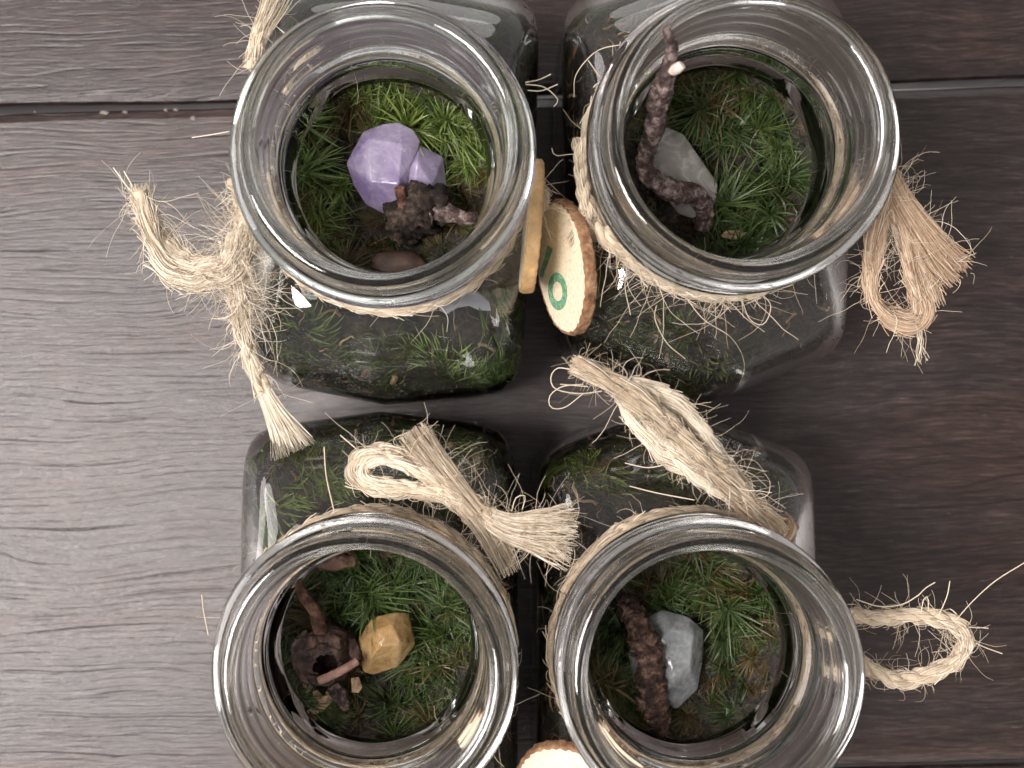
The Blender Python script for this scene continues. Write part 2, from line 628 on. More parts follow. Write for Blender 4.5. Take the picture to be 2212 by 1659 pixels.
M_CITRINE = mat_stone('citrine', (0.56, 0.33, 0.12), (0.76, 0.54, 0.28), 0.14, 0.6, 0.25, 150, 0.25, (0.85, 0.62, 0.33), 0.7)
M_BLUEQ = mat_stone('pale_blue_quartz', (0.30, 0.335, 0.345), (0.47, 0.505, 0.515), 0.14, 0.6, 0.25, 120, 0.2, (0.72, 0.74, 0.76))
M_PALE_PIECE = mat_plain('pale_piece', (0.40, 0.41, 0.47), 0.35, 0.1, 120, 0.15)
M_FACE = mat_face()
M_INK = mat_ink()
M_RIND = mat_bark('disc_bark', (0.13, 0.065, 0.035), (0.26, 0.14, 0.075), (0.42, 0.27, 0.155), 350)
M_TANEDGE = mat_plain('tan_sawn_edge', (0.46, 0.29, 0.13), 0.6, 0.4, 400, 0.3)
M_WATER = mat_glass('water', (1, 1, 1))

# ------------------------------------------------------------------ tabletop
TILT = math.radians(1.6)


def plank(parent, y0, y1, z, lift):
    """one board of the table; y0..y1 in mm, top at z"""
    bm = bmesh.new()
    x0, x1 = -420, 520
    prof = [(y0 + 0.25, z - 9), (y0, z - 1.8), (y0 + 0.5, z - 0.7), (y0 + 2.2, z), (y1 - 2.2, z), (y1 - 0.5, z - 0.7), (y1, z - 1.8), (y1 - 0.25, z - 9)]
    xs = np.linspace(x0, x1, 120)
    rings = []
    for x in xs:
        w = 0.35 * math.sin(x * 0.021 + y0) + 0.2 * math.sin(x * 0.09 + y1)
        rings.append([bm.verts.new(((x) * MM, (y + (w if 0 < i < 7 else 0)) * MM, zz * MM)) for i, (y, zz) in enumerate(prof)])
    for a, c in zip(rings[:-1], rings[1:]):
        for i in range(len(prof)):
            j = (i + 1) % len(prof)
            bm.faces.new((a[i], c[i], c[j], a[j]))
    bm.faces.new(rings[0])
    bm.faces.new(rings[-1][::-1])
    bmesh.ops.recalc_face_normals(bm, faces=bm.faces)
    me = bpy.data.meshes.new('plank')
    bm.to_mesh(me)
    bm.free()
    me.materials.append(M_WOOD)
    o = bpy.data.objects.new('plank', me)
    COL.objects.link(o)
    o.parent = parent
    return o


table = tag(empty('tabletop', (0, 0, 0)), 'dark brown wooden tabletop of wide planks with wavy grain', None, None, 'structure')
table.rotation_euler = (0, 0, TILT)
plank(table, 67.3, 230, 0.0, 0)
plank(table, -80.2, 66.0, 0.0, 0)
plank(table, -240, -81.2, 0.0, 0)

# ------------------------------------------------------------------ jars
NTH = 128
H = 78.0
TH = np.arange(NTH) * 2 * PI / NTH


def body_radius(th, a, b, gable, power):
    """plan of the jar: long flat sides, shallow pointed ends, rounded corners"""
    c, s = np.abs(np.cos(th)), np.abs(np.sin(th))
    # half planes: x<=a ; gable end: y + x*tan(g) <= b
    q = (c / a) ** power + ((s + c * math.tan(gable)) / b) ** power
    return q ** (-1.0 / power)


class Jar:
    def __init__(self, centre, a, b, gable, power, rot):
        self.c = np.array([centre[0], centre[1], 0.0])
        self.a, self.b, self.g, self.p, self.rot = a, b, math.radians(gable), power, math.radians(rot)

    def rb(self, th):
        return body_radius(th, self.a, self.b, self.g, self.p)

    def inner(self, th, z, depth=0.0):
        th = np.asarray(th, float)
        z = np.asarray(z, float)
        r = self.rb(th) - 2.4
        zb = np.clip((z - 3.5) / 4.0, 0, 1)
        r = r - 3.0 * (1 - np.sqrt(np.clip(1 - (1 - zb) ** 2, 0, 1)))
        t = np.clip((z - 32.0) / 16.0, 0, 1)
        k = np.sqrt(np.clip(1 - t ** 2, 0, 1))
        return 17.2 + (r - 17.2) * k - depth

    def world(self, r, th, z):
        r, th, z = np.broadcast_arrays(np.asarray(r, float), np.asarray(th, float), np.asarray(z, float))
        return np.stack([self.c[0] + r * np.cos(th + self.rot), self.c[1] + r * np.sin(th + self.rot), z], -1)

    def wallu(self, th, u, depth):
        """inner face of the glass by meridian length: u < 0 down the side, u > 0 over the shoulder"""
        th, u = np.broadcast_arrays(np.asarray(th, float), np.asarray(u, float))
        ph = np.clip(u / 24.0, 0, 0.9) * PI / 2
        z = np.where(u < 0, 32.0 + u, 32.0 + 16.0 * np.sin(ph))
        r = self.inner(th, z)
        return self.world(r - depth * np.cos(ph), th, z - depth * np.sin(ph))

    def wall(self, th, z, depth):
        return self.world(self.inner(th, z, depth), th, z)


def jar_mesh(j):
    rb = j.rb(TH)
    rings = []      # (r array, z array)

    def ring(r, z):
        rings.append((np.broadcast_to(np.asarray(r, float), (NTH,)), np.broadcast_to(np.asarray(z, float), (NTH,))))
    # outside, from the bottom centre up
    ring(rb * 0.25, 1.4)
    ring(rb * 0.72, 1.2)
    ring(rb * 0.80, 0.25)
    for f in (0.0, 0.2, 0.45, 0.7, 0.9, 1.0):
        u = f * PI / 2
        ring(rb - 4.0 * (1 - math.sin(u)), 0.05 + 4.5 * (1 - math.cos(u)))
    for z in np.linspace(7, 33, 9):
        ring(rb, z)
    Rn = 21.4
    for t in (0.1, 0.25, 0.4, 0.55, 0.68, 0.79, 0.87, 0.93, 0.97):
        ring(Rn + 0.8 + (rb - Rn - 0.8) * math.sqrt(1 - t * t), 34 + 16.5 * t)
    ring(Rn + 0.5, 51.2)
    ring(Rn, 52.2)
    ring(Rn, 56.0)
    ring(Rn + 0.4, 57.0)
    # bead under the thread
    for z, r in ((57.8, 23.3), (58.5, 24.0), (59.5, 24.2), (60.5, 23.9), (61.2, 23.1)):
        ring(r, z)
    # thread
    for z in np.arange(61.8, 75.9, 0.42):
        env = np.clip((z - 61.6) / 1.2, 0, 1) * np.clip((76.0 - z) / 1.0, 0, 1)
        rr = np.full(NTH, 22.9)
        for k in range(-2, 6):
            zc = 62.0 + 4.4 * (TH / (2 * PI)) + 4.4 * k
            rr = rr + env * 2.0 * np.exp(-((z - zc) / 0.95) ** 2)
        ring(rr, z)
    # rim
    for u in np.linspace(0, PI, 11):
        ring(21.5 + 1.5 * math.cos(u), 76.6 + 1.4 * math.sin(u))
    # inside, going down
    iz = np.array([75, 72, 69, 66, 63, 60, 57, 54.5, 52, 50, 48.6])
    ir = np.array([19.95, 19.8, 19.7, 19.5, 19.2, 18.8, 18.3, 17.8, 17.4, 17.2, 17.15])
    for z in np.arange(75.0, 48.4, -0.7):
        ring(np.interp(z, iz[::-1], ir[::-1]) + 0.2 * np.sin(z * 1.43 - TH) * np.clip((z - 52) / 4, 0, 1), z)
    for z in (47.8, 47, 46, 44.5, 42.5, 39.5, 36, 32):  # under the shoulder
        ring(j.inner(TH, z), z)
    for z in np.linspace(28, 9, 6):
        ring(j.inner(TH, z), z)
    for z in (7.5, 6, 5, 4.2, 3.6):
        ring(j.inner(TH, z), z)
    ring(rb * 0.5, 3.3)
    R = np.stack([r for r, z in rings])
    Z = np.stack([z for r, z in rings])
    # hand-made unevenness
    wob = 0.10 * np.sin(3 * TH + 0.7) + 0.07 * np.sin(5 * TH + Z * 0.2)
    R = R + wob * np.clip(R / 25, 0, 1)
    n = len(rings)
    V = np.stack([R * np.cos(TH), R * np.sin(TH), Z], -1).reshape(-1, 3)
    i = np.arange(n - 1)[:, None] * NTH
    k = np.arange(NTH)[None]
    k2 = (k + 1) % NTH
    F = np.stack([i + k, i + k2, i + NTH + k2, i + NTH + k], -1).reshape(-1, 4)
    mb = MB()
    mb.add(V, F)
    mb.add(np.array([[0, 0, 1.4], [0, 0, 3.3]]), np.zeros((0, 4), int))
    b0 = n * NTH
    T1 = np.stack([k[0] * 0 + b0, k2[0], k[0]], -1)
    T2 = np.stack([k[0] * 0 + b0 + 1, (n - 1) * NTH + k[0], (n - 1) * NTH + k2[0]], -1)
    mb.F.append(np.concatenate([np.concatenate([T1, T2]), -np.ones((2 * NTH, 1), int)], 1))
    return mb


JARS = {
    'tl': Jar(P(826, 327, 73)[:2], 26.0, 41.0, 8, 11.0, -3.0),
    'tr': Jar(P(1607, 297, 73)[:2], 26.6, 43.2, 21, 16.0, 0.5),
    'bl': Jar(P(788, 1447, 73)[:2], 26.0, 41.6, 7, 11.0, 0.5),
    'br': Jar(P(1532, 1449, 73)[:2], 26.0, 43.4, 21, 16.0, -0.5),
}
JLAB = {
    'tl': 'greenish glass jar with the purple crystal inside, tied with twine',
    'tr': 'clear glass jar holding the tall crooked twig, wooden disc on its left',
    'bl': 'clear glass jar holding the amber crystal and hollow brown husk',
    'br': 'clear glass jar holding the pale blue-grey crystal and red-brown bark twig',
}
for k, j in JARS.items():
    o = jar_mesh(j).build('glass_jar', M_GLASS_G if k == 'tl' else M_GLASS)
    o.location = Vector(j.c * MM)
    o.rotation_euler = (0, 0, j.rot)
    tag(o, JLAB[k], 'jar', 'four open glass terrarium jars')
    bpy.context.view_layer.update()


# ------------------------------------------------------------------ soil
SOIL_TOP = {'tl': 40.5, 'tr': 39.0, 'bl': 40.5, 'br': 40.0}


def vnoise(V, s, seed):
    V = np.asarray(V) * s
    return np.array([mnoise.noise(Vector((v[0] + seed * 13.1, v[1] - seed * 5.7, v[2] + seed * 3.3))) for v in V])


def soil(k, j):
    n = 170
    th = np.arange(n) * 2 * PI / n
    top = SOIL_TOP[k]
    us = np.linspace(-28, 17.5, 52)
    pts = [j.wallu(th, u, 0.8) for u in us]
    ns = len(us)
    last = pts[-1]
    cen = np.array([j.c[0], j.c[1], 0])
    rl = np.linalg.norm((last - cen)[:, :2], axis=1)
    zl = last[:, 2]
    for f in np.linspace(0.95, 0.05, 22):
        r = rl * f
        b = np.clip((r - 11.5) / 8.0, 0, 1) ** 1.3
        pts.append(j.world(r, th, top + (zl - 1.0 - top) * b))
    V = np.stack(pts)
    m = V.shape[0]
    flat = V.reshape(-1, 3)
    d = 0.8 * vnoise(flat, 0.35, 1) + 0.7 * vnoise(flat, 1.1, 2)
    d = np.clip(d, -1.2, 0.4).reshape(m, n)
    out = V - cen
    out[..., 2] = np.clip((out[..., 2] - 29) * 1.2, 0, 60)
    out = norm(out)
    V[:ns] += out[:ns] * d[:ns, :, None]
    bump = 1.6 * vnoise(flat, 0.16, 3).reshape(m, n) + 1.4 * d + 0.5 * vnoise(flat, 2.0, 4).reshape(m, n)
    V[ns:, :, 2] += bump[ns:]
    i = np.arange(m - 1)[:, None] * n
    q = np.arange(n)[None]
    q2 = (q + 1) % n
    F = np.stack([i + q, i + q2, i + n + q2, i + n + q], -1).reshape(-1, 4)
    mb = MB()
    mb.add(V.reshape(-1, 3), F)
    ci = m * n
    mb.add(np.array([V[-1].mean(0), V[0].mean(0)]), np.zeros((0, 4), int))
    T = np.concatenate([np.stack([(m - 1) * n + q[0], (m - 1) * n + q2[0], np.full(n, ci)], -1), np.stack([q2[0], q[0], np.full(n, ci + 1)], -1)])
    mb.F.append(np.concatenate([T, -np.ones((2 * n, 1), int)], 1))
    # crumbs lying on top
    tops = V[ns + 2:].reshape(-1, 3)
    bmi = bmesh.new()
    bmesh.ops.create_icosphere(bmi, subdivisions=1, radius=1)
    IV_ = np.array([v.co[:] for v in bmi.verts])
    IF_ = np.array([[v.index for v in f.verts] for f in bmi.faces])
    bmi.free()
    for c in range(420):
        p = tops[rng.integers(len(tops))]
        sz = 0.25 + 0.55 * rng.uniform() ** 3
        A = rng.normal(size=(3, 3)) * 0.35 + np.eye(3)
        mb.add((IV_ * rng.uniform(0.7, 1.2, (len(IV_), 1))) @ A * sz + p + np.array([0, 0, sz * 0.4]), IF_, rng.uniform())
    o = mb.build('soil', M_SOIL, origin=j.c)
    return o


SOILLAB = {'tl': 'dark soil filling the jar with the purple crystal', 'tr': 'dark soil filling the jar with the tall crooked twig',
           'bl': 'dark soil filling the jar with the amber crystal', 'br': 'dark soil filling the jar with the pale blue-grey crystal'}
for k, j in JARS.items():
    tag(soil(k, j), SOILLAB[k], 'soil', 'soil in the jars', 'stuff')


# ------------------------------------------------------------------ moss
def blades(mb, base, dirs, bend, L, W, a0, a1, seg=5):
    """ribbon leaves: base (m,3), dirs (m,3) unit, bend (m,3) added towards the tip"""
    m = len(base)
    t = np.linspace(0, 1, seg)
    Pm = base[:, None] + L[:, None, None] * (dirs[:, None] * t[None, :, None] + bend[:, None] * (t ** 2)[None, :, None])
    T = norm(np.gradient(Pm, axis=1))
    side = norm(np.cross(T, np.array([0.13, 0.21, 0.97])[None, None] + 0.5 * rng.normal(size=(m, 1, 3))))
    w = W[:, None] * (np.array([0.75, 1.0, 0.8, 0.5, 0.06]) if seg == 5 else np.linspace(1, 0.06, seg))[None]
    A = Pm - side * w[..., None] * 0.5
    B = Pm + side * w[..., None] * 0.5
    V = np.stack([A, B], 2).reshape(-1, 3)
    i = (np.arange(m)[:, None] * seg + np.arange(seg - 1)[None]) * 2
    F = np.stack([i, i + 1, i + 3, i + 2], -1).reshape(-1, 4)
    at = (a0 + (a1 - a0)[:, None] * t[None] if np.ndim(a0) == 0 else a0[:, None] + (a1 - a0)[:, None] * t[None])
    mb.add(V, F, np.repeat(at.reshape(-1), 2))


def tuft_mesh(seed, stems=5, per=36, spread=0.6, height=3.2, leaf=4.6):
    global rng
    keep = rng
    rng = np.random.default_rng(100 + seed)
    mb = MB()
    sweep = rng.normal(size=3) * 0.5
    sweep[2] = abs(sweep[2]) * 0.2
    for s in range(stems):
        an = rng.uniform(0, 2 * PI)
        tilt = rng.uniform(0.1, spread)
        d = np.array([math.cos(an) * math.sin(tilt), math.sin(an) * math.sin(tilt), math.cos(tilt)])
        h = height * rng.uniform(0.7, 1.15)
        b0 = np.array([math.cos(an), math.sin(an), 0]) * rng.uniform(0, 1.0)
        t = np.concatenate([rng.uniform(0.3, 0.7, per // 3), rng.uniform(0.75, 1.0, per - per // 3)])
        base = b0 + d * (t * h)[:, None]
        a2 = rng.uniform(0, 2 * PI, per)
        out = np.stack([np.cos(a2), np.sin(a2), np.zeros(per)], -1)
        op = rng.uniform(0.45, 1.6, per)
        dirs = norm(d * 0.75 + out * op[:, None] + 0.12 * rng.normal(size=(per, 3)))
        bend = 0.25 * out * op[:, None] + 0.45 * sweep + np.array([0, 0, -0.25]) + 0.08 * rng.normal(size=(per, 3))
        L = leaf * rng.uniform(0.5, 1.25, per)
        W = rng.uniform(0.2, 0.38, per)
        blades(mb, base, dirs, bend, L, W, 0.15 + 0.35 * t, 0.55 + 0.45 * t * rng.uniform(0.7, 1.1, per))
        st = np.stack([b0 + d * h * u for u in np.linspace(-0.25, 0.95, 4)])
        tubes(mb, st, 0.16, 3, 0.1)
    rng = keep
    return mb


TUFTS = []
for i in range(9):
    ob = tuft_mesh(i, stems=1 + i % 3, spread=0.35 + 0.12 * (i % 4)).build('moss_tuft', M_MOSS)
    TUFTS.append(ob.data)
    bpy.data.objects.remove(ob)
DRY, TUFTS_L = [], []
for me in TUFTS:
    d = me.copy()
    d.materials.clear()
    d.materials.append(M_MOSS_DRY)
    DRY.append(d)
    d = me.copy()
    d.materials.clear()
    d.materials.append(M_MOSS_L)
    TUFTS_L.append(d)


def soil_z(k, x, y):
    return SOIL_TOP[k]


# clumps of moss in each jar: layout units (x, y, radius, count, size)
MOSSMAP = {
    'tl': [(700, 250, 60, 9, 1.05), (800, 220, 60, 9, 1.1), (880, 240, 45, 6, 1.1), (950, 260, 50, 6, 1.0), (680, 330, 45, 6, .9), (660, 440, 50, 7, .9),
           (730, 430, 50, 5, .7), (1000, 330, 40, 4, .7), (760, 180, 40, 4, .9), (900, 180, 40, 4, .8), (980, 420, 40, 4, .7), (720, 520, 50, 3, .6)],
    'tr': [(1500, 230, 60, 8, 1.05), (1590, 210, 60, 8, 1.1), (1660, 260, 50, 7, 1.0), (1450, 260, 45, 5, .9), (1560, 290, 50, 6, 1.0), (1700, 310, 40, 4, .8),
           (1600, 450, 50, 8, 1.1), (1680, 440, 50, 8, 1.05), (1640, 490, 50, 7, 1.0), (1740, 420, 40, 4, .8), (1400, 300, 30, 3, .8), (1570, 500, 40, 4, .8)],
    'bl': [(740, 1270, 60, 8, 1.05), (830, 1270, 60, 9, 1.15), (900, 1290, 45, 5, 1.0), (950, 1350, 55, 8, 1.1), (940, 1420, 50, 7, 1.0), (880, 1480, 50, 6, 1.0),
           (820, 1550, 60, 6, .9), (650, 1320, 35, 5, .9), (760, 1330, 40, 5, .8), (1000, 1310, 30, 4, .9), (640, 1420, 30, 3, .7), (920, 1530, 40, 3, .7), (720, 1550, 40, 3, .6)],
    'br': [(1560, 1260, 50, 9, 1.1), (1610, 1280, 40, 6, 1.1), (1500, 1240, 50, 6, .9), (1440, 1260, 50, 5, .9), (1320, 1390, 40, 6, 1.1), (1320, 1470, 40, 7, 1.15),
           (1560, 1350, 45, 6, .9), (1580, 1440, 50, 4, .7), (1370, 1540, 50, 5, .8), (1560, 1510, 50, 4, .7), (1480, 1560, 40, 3, .6), (1640, 1400, 30, 3, .6)],
}
MOSSLAB = {'tl': 'bright green moss around the purple crystal', 'tr': 'dark green moss around the flat grey crystal and tall twig',
           'bl': 'green moss around the amber crystal and brown husk', 'br': 'deep green moss around the pale blue-grey crystal'}
MOSS = {}
for k, j in JARS.items():
    root = tag(empty('moss_cushion', (j.c[0], j.c[1], SOIL_TOP[k])), MOSSLAB[k], 'moss', 'moss in the jars')
    MOSS[k] = root
    for (px, py, rad, cnt, size) in MOSSMAP[k]:
        for c in range(max(2, int(round(cnt * 0.66)))):
            a = rng.uniform(0, 2 * PI)
            r = rad * math.sqrt(rng.uniform(0, 1))
            p = P(px + r * math.cos(a), py + r * math.sin(a), SOIL_TOP[k] + 2)
            dx = p[:2] - j.c[:2]
            if np.linalg.norm(dx) > 20.5:
                dx = dx / np.linalg.norm(dx) * 20.5
            rr = np.linalg.norm(dx)
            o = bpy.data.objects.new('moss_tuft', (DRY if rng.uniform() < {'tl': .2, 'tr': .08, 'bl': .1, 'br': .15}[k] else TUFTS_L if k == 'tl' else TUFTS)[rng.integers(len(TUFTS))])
            COL.objects.link(o)
            o.parent = root
            o.location = Vector(np.array([dx[0], dx[1], -0.4 + 0.12 * max(0, rr - 12) + rng.uniform(-.6, .8)]) * MM)
            o.rotation_euler = (rng.normal() * 0.4 - 0.012 * dx[1], rng.normal() * 0.28 + 0.012 * dx[0] * -1, rng.uniform(0, 2 * PI))
            s = size * rng.uniform(0.9, 1.35)
            o.scale = (s, s, s * rng.uniform(.8, 1.05))


# low scrubby growth between the cushions
for k, j in JARS.items():
    for c in range(85):
        a, r = rng.uniform(0, 2 * PI), 20.5 * math.sqrt(rng.uniform(0.0, 1))
        dry = rng.uniform() < {'tl': .85, 'tr': .8, 'bl': .8, 'br': .85}[k]
        o = bpy.data.objects.new('moss_tuft', (DRY if dry else TUFTS)[rng.integers(len(TUFTS))])
        COL.objects.link(o)
        o.parent = MOSS[k]
        hz = max(0.0, (r - 12.0) / 8.0) ** 1.3 * 3.5
        o.location = Vector((r * math.cos(a) * MM, r * math.sin(a) * MM, (-0.7 + hz + rng.uniform(-.6, .6)) * MM))
        s = rng.uniform(0.4, 0.8)
        o.scale = (s, s, s * 0.8)
        o.rotation_euler = (rng.normal() * 0.4, rng.normal() * 0.4, rng.uniform(0, 6.3))


# moss climbing against the neck all round
for k, j in JARS.items():
    for c in range(46):
        a, r = rng.uniform(0, 2 * PI), rng.uniform(14.8, 19.0)
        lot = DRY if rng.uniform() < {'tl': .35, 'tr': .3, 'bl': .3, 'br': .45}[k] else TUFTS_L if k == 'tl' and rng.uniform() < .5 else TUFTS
        o = bpy.data.objects.new('moss_tuft', lot[rng.integers(len(TUFTS))])
        COL.objects.link(o)
        o.parent = MOSS[k]
        o.location = Vector((r * math.cos(a) * MM, r * math.sin(a) * MM, (0.2 + (r - 14.8) * 0.55 + rng.uniform(-.5, .5)) * MM))
        s = rng.uniform(0.5, 0.85)
        o.scale = (s, s, s * 0.8)
        o.rotation_euler = (rng.normal() * 0.3, rng.normal() * 0.3, rng.uniform(0, 6.3))


# moss, litter and pebbles pressed against the glass
def wall_sprigs(k, j, n, seed, lo, hi):
    """leaves lying flat on the inside of the glass"""
    r = np.random.default_rng(seed)
    mb = MB()
    t = np.linspace(0, 1, 5)
    spots = {'tl': [(-1.22, 9, 1.25), (-1.12, 7, 1.2), (-1.0, 5, 1.2), (-1.28, 11, 1.2), (-1.05, 9, 1.25), (-1.9, 2, 1.0), (-1.75, 1, .9)], 'bl': [(1.15, 6, 1.0), (1.05, 9, 1.0), (1.3, 8, .9), (2.3, 12, 1.1)],
             'tr': [(-1.55, 11, 1.1), (-1.7, 3, .9)], 'br': [(2.1, 9, 1.0), (2.2, 5, 1.0), (2.0, 12, .9)]}[k]
    for c in range(n):
        th0 = r.uniform(0, 2 * PI) if r.uniform() < .45 else (PI / 2 if r.uniform() < .5 else -PI / 2) + r.normal() * 0.5
        u0 = r.uniform(-2, 16) if r.uniform() < .75 else r.uniform(-25, 0)
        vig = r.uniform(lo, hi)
        if c < len(spots):
            th0, u0, vig = spots[c]
        swp = r.uniform(0, 2 * PI)
        R = np.linalg.norm(j.wallu(th0, u0, 0)[:2] - j.c[:2])
        for b in range(r.integers(16, 40)):
            an = swp + r.normal() * 0.5
            L = r.uniform(2.2, 5.5)
            cur = r.normal() * 0.5 + 0.5
            ax = np.cumsum(np.cos(an + cur * t)) * L / 5
            az = np.cumsum(np.sin(an + cur * t)) * L / 5
            s0 = r.normal() * 1.7
            uu0 = u0 + r.normal() * 1.4
            w = r.uniform(0.2, 0.38)
            dpt = r.uniform(0.2, 0.6)
            nxm = -np.sin(an + cur * t)
            nzm = np.cos(an + cur * t)
            prof = np.array([0.6, 1, 0.8, 0.5, 0.08]) * w * 0.5
            Vs = []
            for sg in (-1, 1):
                Vs.append(j.wallu(th0 + (s0 + ax + sg * nxm * prof) / R, np.clip(uu0 + az + sg * nzm * prof, -27, 18.5), dpt))
            V = np.stack(Vs, 1).reshape(-1, 3)
            i = np.arange(4) * 2
            F = np.stack([i, i + 1, i + 3, i + 2], -1)
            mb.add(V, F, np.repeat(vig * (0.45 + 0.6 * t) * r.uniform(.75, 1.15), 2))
    return mb


def wall_litter(k, j, n, seed):
    """thin roots, bark shreds lying on the inside of the glass"""
    r = np.random.default_rng(seed)
    mb = MB()
    for c in range(n):
        th0 = r.uniform(0, 2 * PI)
        u0 = r.uniform(-4, 17) if r.uniform() < .7 else r.uniform(-25, 0)
        R = np.linalg.norm(j.wallu(th0, u0, 0)[:2] - j.c[:2])
        m = 9
        an = r.uniform(0, 2 * PI) + np.cumsum(r.normal(size=m) * 0.4)
        L = r.uniform(1.5, 7)
        s = np.cumsum(np.cos(an)) * L / m
        u = np.clip(u0 + np.cumsum(np.sin(an)) * L / m, -27, 18.5)
        pts = j.wallu(th0 + s / R, u, 0.6)
        w = r.uniform(0.06, 0.14) if r.uniform() < .75 else r.uniform(0.22, 0.4)
        tubes(mb, pts, w * np.linspace(1, 0.5, m), 4, r.uniform(0, 1))
    return mb


M_LITTER = mat_fibre('root_litter', (0.04, 0.02, 0.012), (0.14, 0.07, 0.03), (0.38, 0.25, 0.13))
for i, (k, j) in enumerate(JARS.items()):
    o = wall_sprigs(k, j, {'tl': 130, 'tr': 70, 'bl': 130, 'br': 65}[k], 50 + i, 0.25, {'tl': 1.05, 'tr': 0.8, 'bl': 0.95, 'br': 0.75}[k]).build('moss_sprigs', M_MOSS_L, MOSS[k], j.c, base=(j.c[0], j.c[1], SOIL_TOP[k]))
    o['kind'] = 'stuff'
    o = wall_litter(k, j, 330, 70 + i).build('leaf_litter', M_LITTER, None, j.c)
    tag(o, {'tl': 'brown roots and shreds pressed to the glass of the purple crystal jar', 'tr': 'brown roots and shreds pressed to the glass of the crooked twig jar',
            'bl': 'brown roots and shreds pressed to the glass of the amber crystal jar', 'br': 'brown roots and shreds pressed to the glass of the blue-grey crystal jar'}[k],
        'litter', 'litter in the jars', 'stuff')


# ------------------------------------------------------------------ crystals
def hull(name, pts, mat, parent=None, origin=None, base=None, bevel=0.4):
    o = np.asarray(origin, float)
    bm = bmesh.new()
    for p in pts:
        bm.verts.new(Vector((np.asarray(p) - o) * MM))
    r = bmesh.ops.convex_hull(bm, input=bm.verts)
    junk = list({e for e in r['geom_interior'] + r['geom_unused'] if isinstance(e, bmesh.types.BMVert)})
    if junk:
        bmesh.ops.delete(bm, geom=junk, context='VERTS')
    bmesh.ops.dissolve_limit(bm, angle_limit=math.radians(7), verts=bm.verts, edges=bm.edges)
    if bevel:
        bmesh.ops.bevel(bm, geom=list(bm.edges), offset=bevel * MM, segments=2, affect='EDGES', profile=0.5)
    bmesh.ops.recalc_face_normals(bm, faces=bm.faces)
    me = bpy.data.meshes.new(name)
    bm.to_mesh(me)
    bm.free()
    me.materials.append(mat)
    ob = bpy.data.objects.new(name, me)
    COL.objects.link(ob)
    ob.location = Vector((o - (np.zeros(3) if base is None else np.asarray(base))) * MM)
    if parent:
        ob.parent = parent
    return ob


def PP(lst, dz=0):
    return [P(x, y, z + dz) for x, y, z in lst]


am = np.array(P(855, 365, 41))
root = tag(empty('amethyst', am), 'milky purple crystal cluster lying on bright green moss', 'crystal')
hull('crystal_point', PP([(785, 284, 48.2), (748, 352, 47.5), (764, 400, 46.5), (790, 442, 45.5), (832, 463, 45), (858, 450, 46.5), (884, 395, 48), (904, 322, 48.5), (908, 304, 48), (893, 280, 47.5), (862, 264, 47.5), (828, 268, 48),
                          (797, 300, 50.3), (800, 392, 50.5), (868, 312, 50.6), (860, 398, 51),
                          (790, 290, 39), (760, 360, 39), (830, 450, 39), (890, 330, 39)]), M_AMETHYST, root, am, am, bevel=0.22)
hull('crystal_point', PP([(905, 312, 47), (957, 338, 46), (961, 366, 45), (968, 424, 44), (950, 445, 43), (880, 440, 45), (875, 370, 48), (900, 350, 50.5), (935, 400, 49), (895, 420, 49.5),
                          (905, 330, 39), (955, 360, 39), (945, 430, 39), (880, 430, 39)]), M_AMETHYST, root, am, am, bevel=0.22)

se = np.array(P(1470, 370, 40))
tag(hull('selenite', PP([(1440, 274, 45), (1478, 290, 45), (1516, 348, 44.5), (1552, 396, 44), (1546, 440, 43.5), (1500, 474, 43), (1465, 462, 43), (1410, 390, 44), (1384, 335, 45), (1388, 296, 45),
                         (1450, 300, 47.5), (1500, 400, 46.5), (1440, 400, 46.5), (1420, 310, 47.5),
                         (1440, 280, 40), (1540, 420, 39), (1390, 320, 40), (1470, 460, 39)]), M_SELENITE, None, se), 'flat grey translucent crystal slab behind the crooked twig', 'crystal')
ci = np.array(P(835, 1390, 41))
tag(hull('citrine', PP([(804, 1333, 46), (835, 1331, 48), (856, 1321, 47.5), (884, 1324, 46.5), (889, 1358, 47), (899, 1392, 46), (860, 1441, 45), (805, 1459, 44.5), (784, 1451, 44.5), (770, 1385, 45.5),
                        (845, 1350, 51), (820, 1395, 51.5), (868, 1392, 50.5), (815, 1360, 50), (800, 1425, 49),
                        (800, 1350, 40), (880, 1350, 40), (870, 1420, 40), (795, 1440, 40)]), M_CITRINE, None, ci, bevel=0.35), 'small amber yellow crystal on green moss', 'crystal')
bq = np.array(P(1440, 1425, 40))
tag(hull('blue_quartz', PP([(1430, 1316, 45), (1487, 1331, 46), (1520, 1361, 45.5), (1518, 1428, 45), (1507, 1490, 44.5), (1461, 1535, 43.5), (1440, 1520, 44), (1369, 1478, 44), (1355, 1408, 44.5), (1398, 1332, 45),
                            (1450, 1360, 49.5), (1497, 1372, 49), (1490, 1440, 50), (1455, 1450, 50.5), (1440, 1500, 48), (1400, 1400, 49),
                            (1430, 1330, 39), (1510, 1370, 39), (1500, 1480, 39), (1380, 1460, 39), (1450, 1520, 39)]), M_BLUEQ, None, bq), 'pale blue-grey crystal beside the red-brown bark twig', 'crystal')


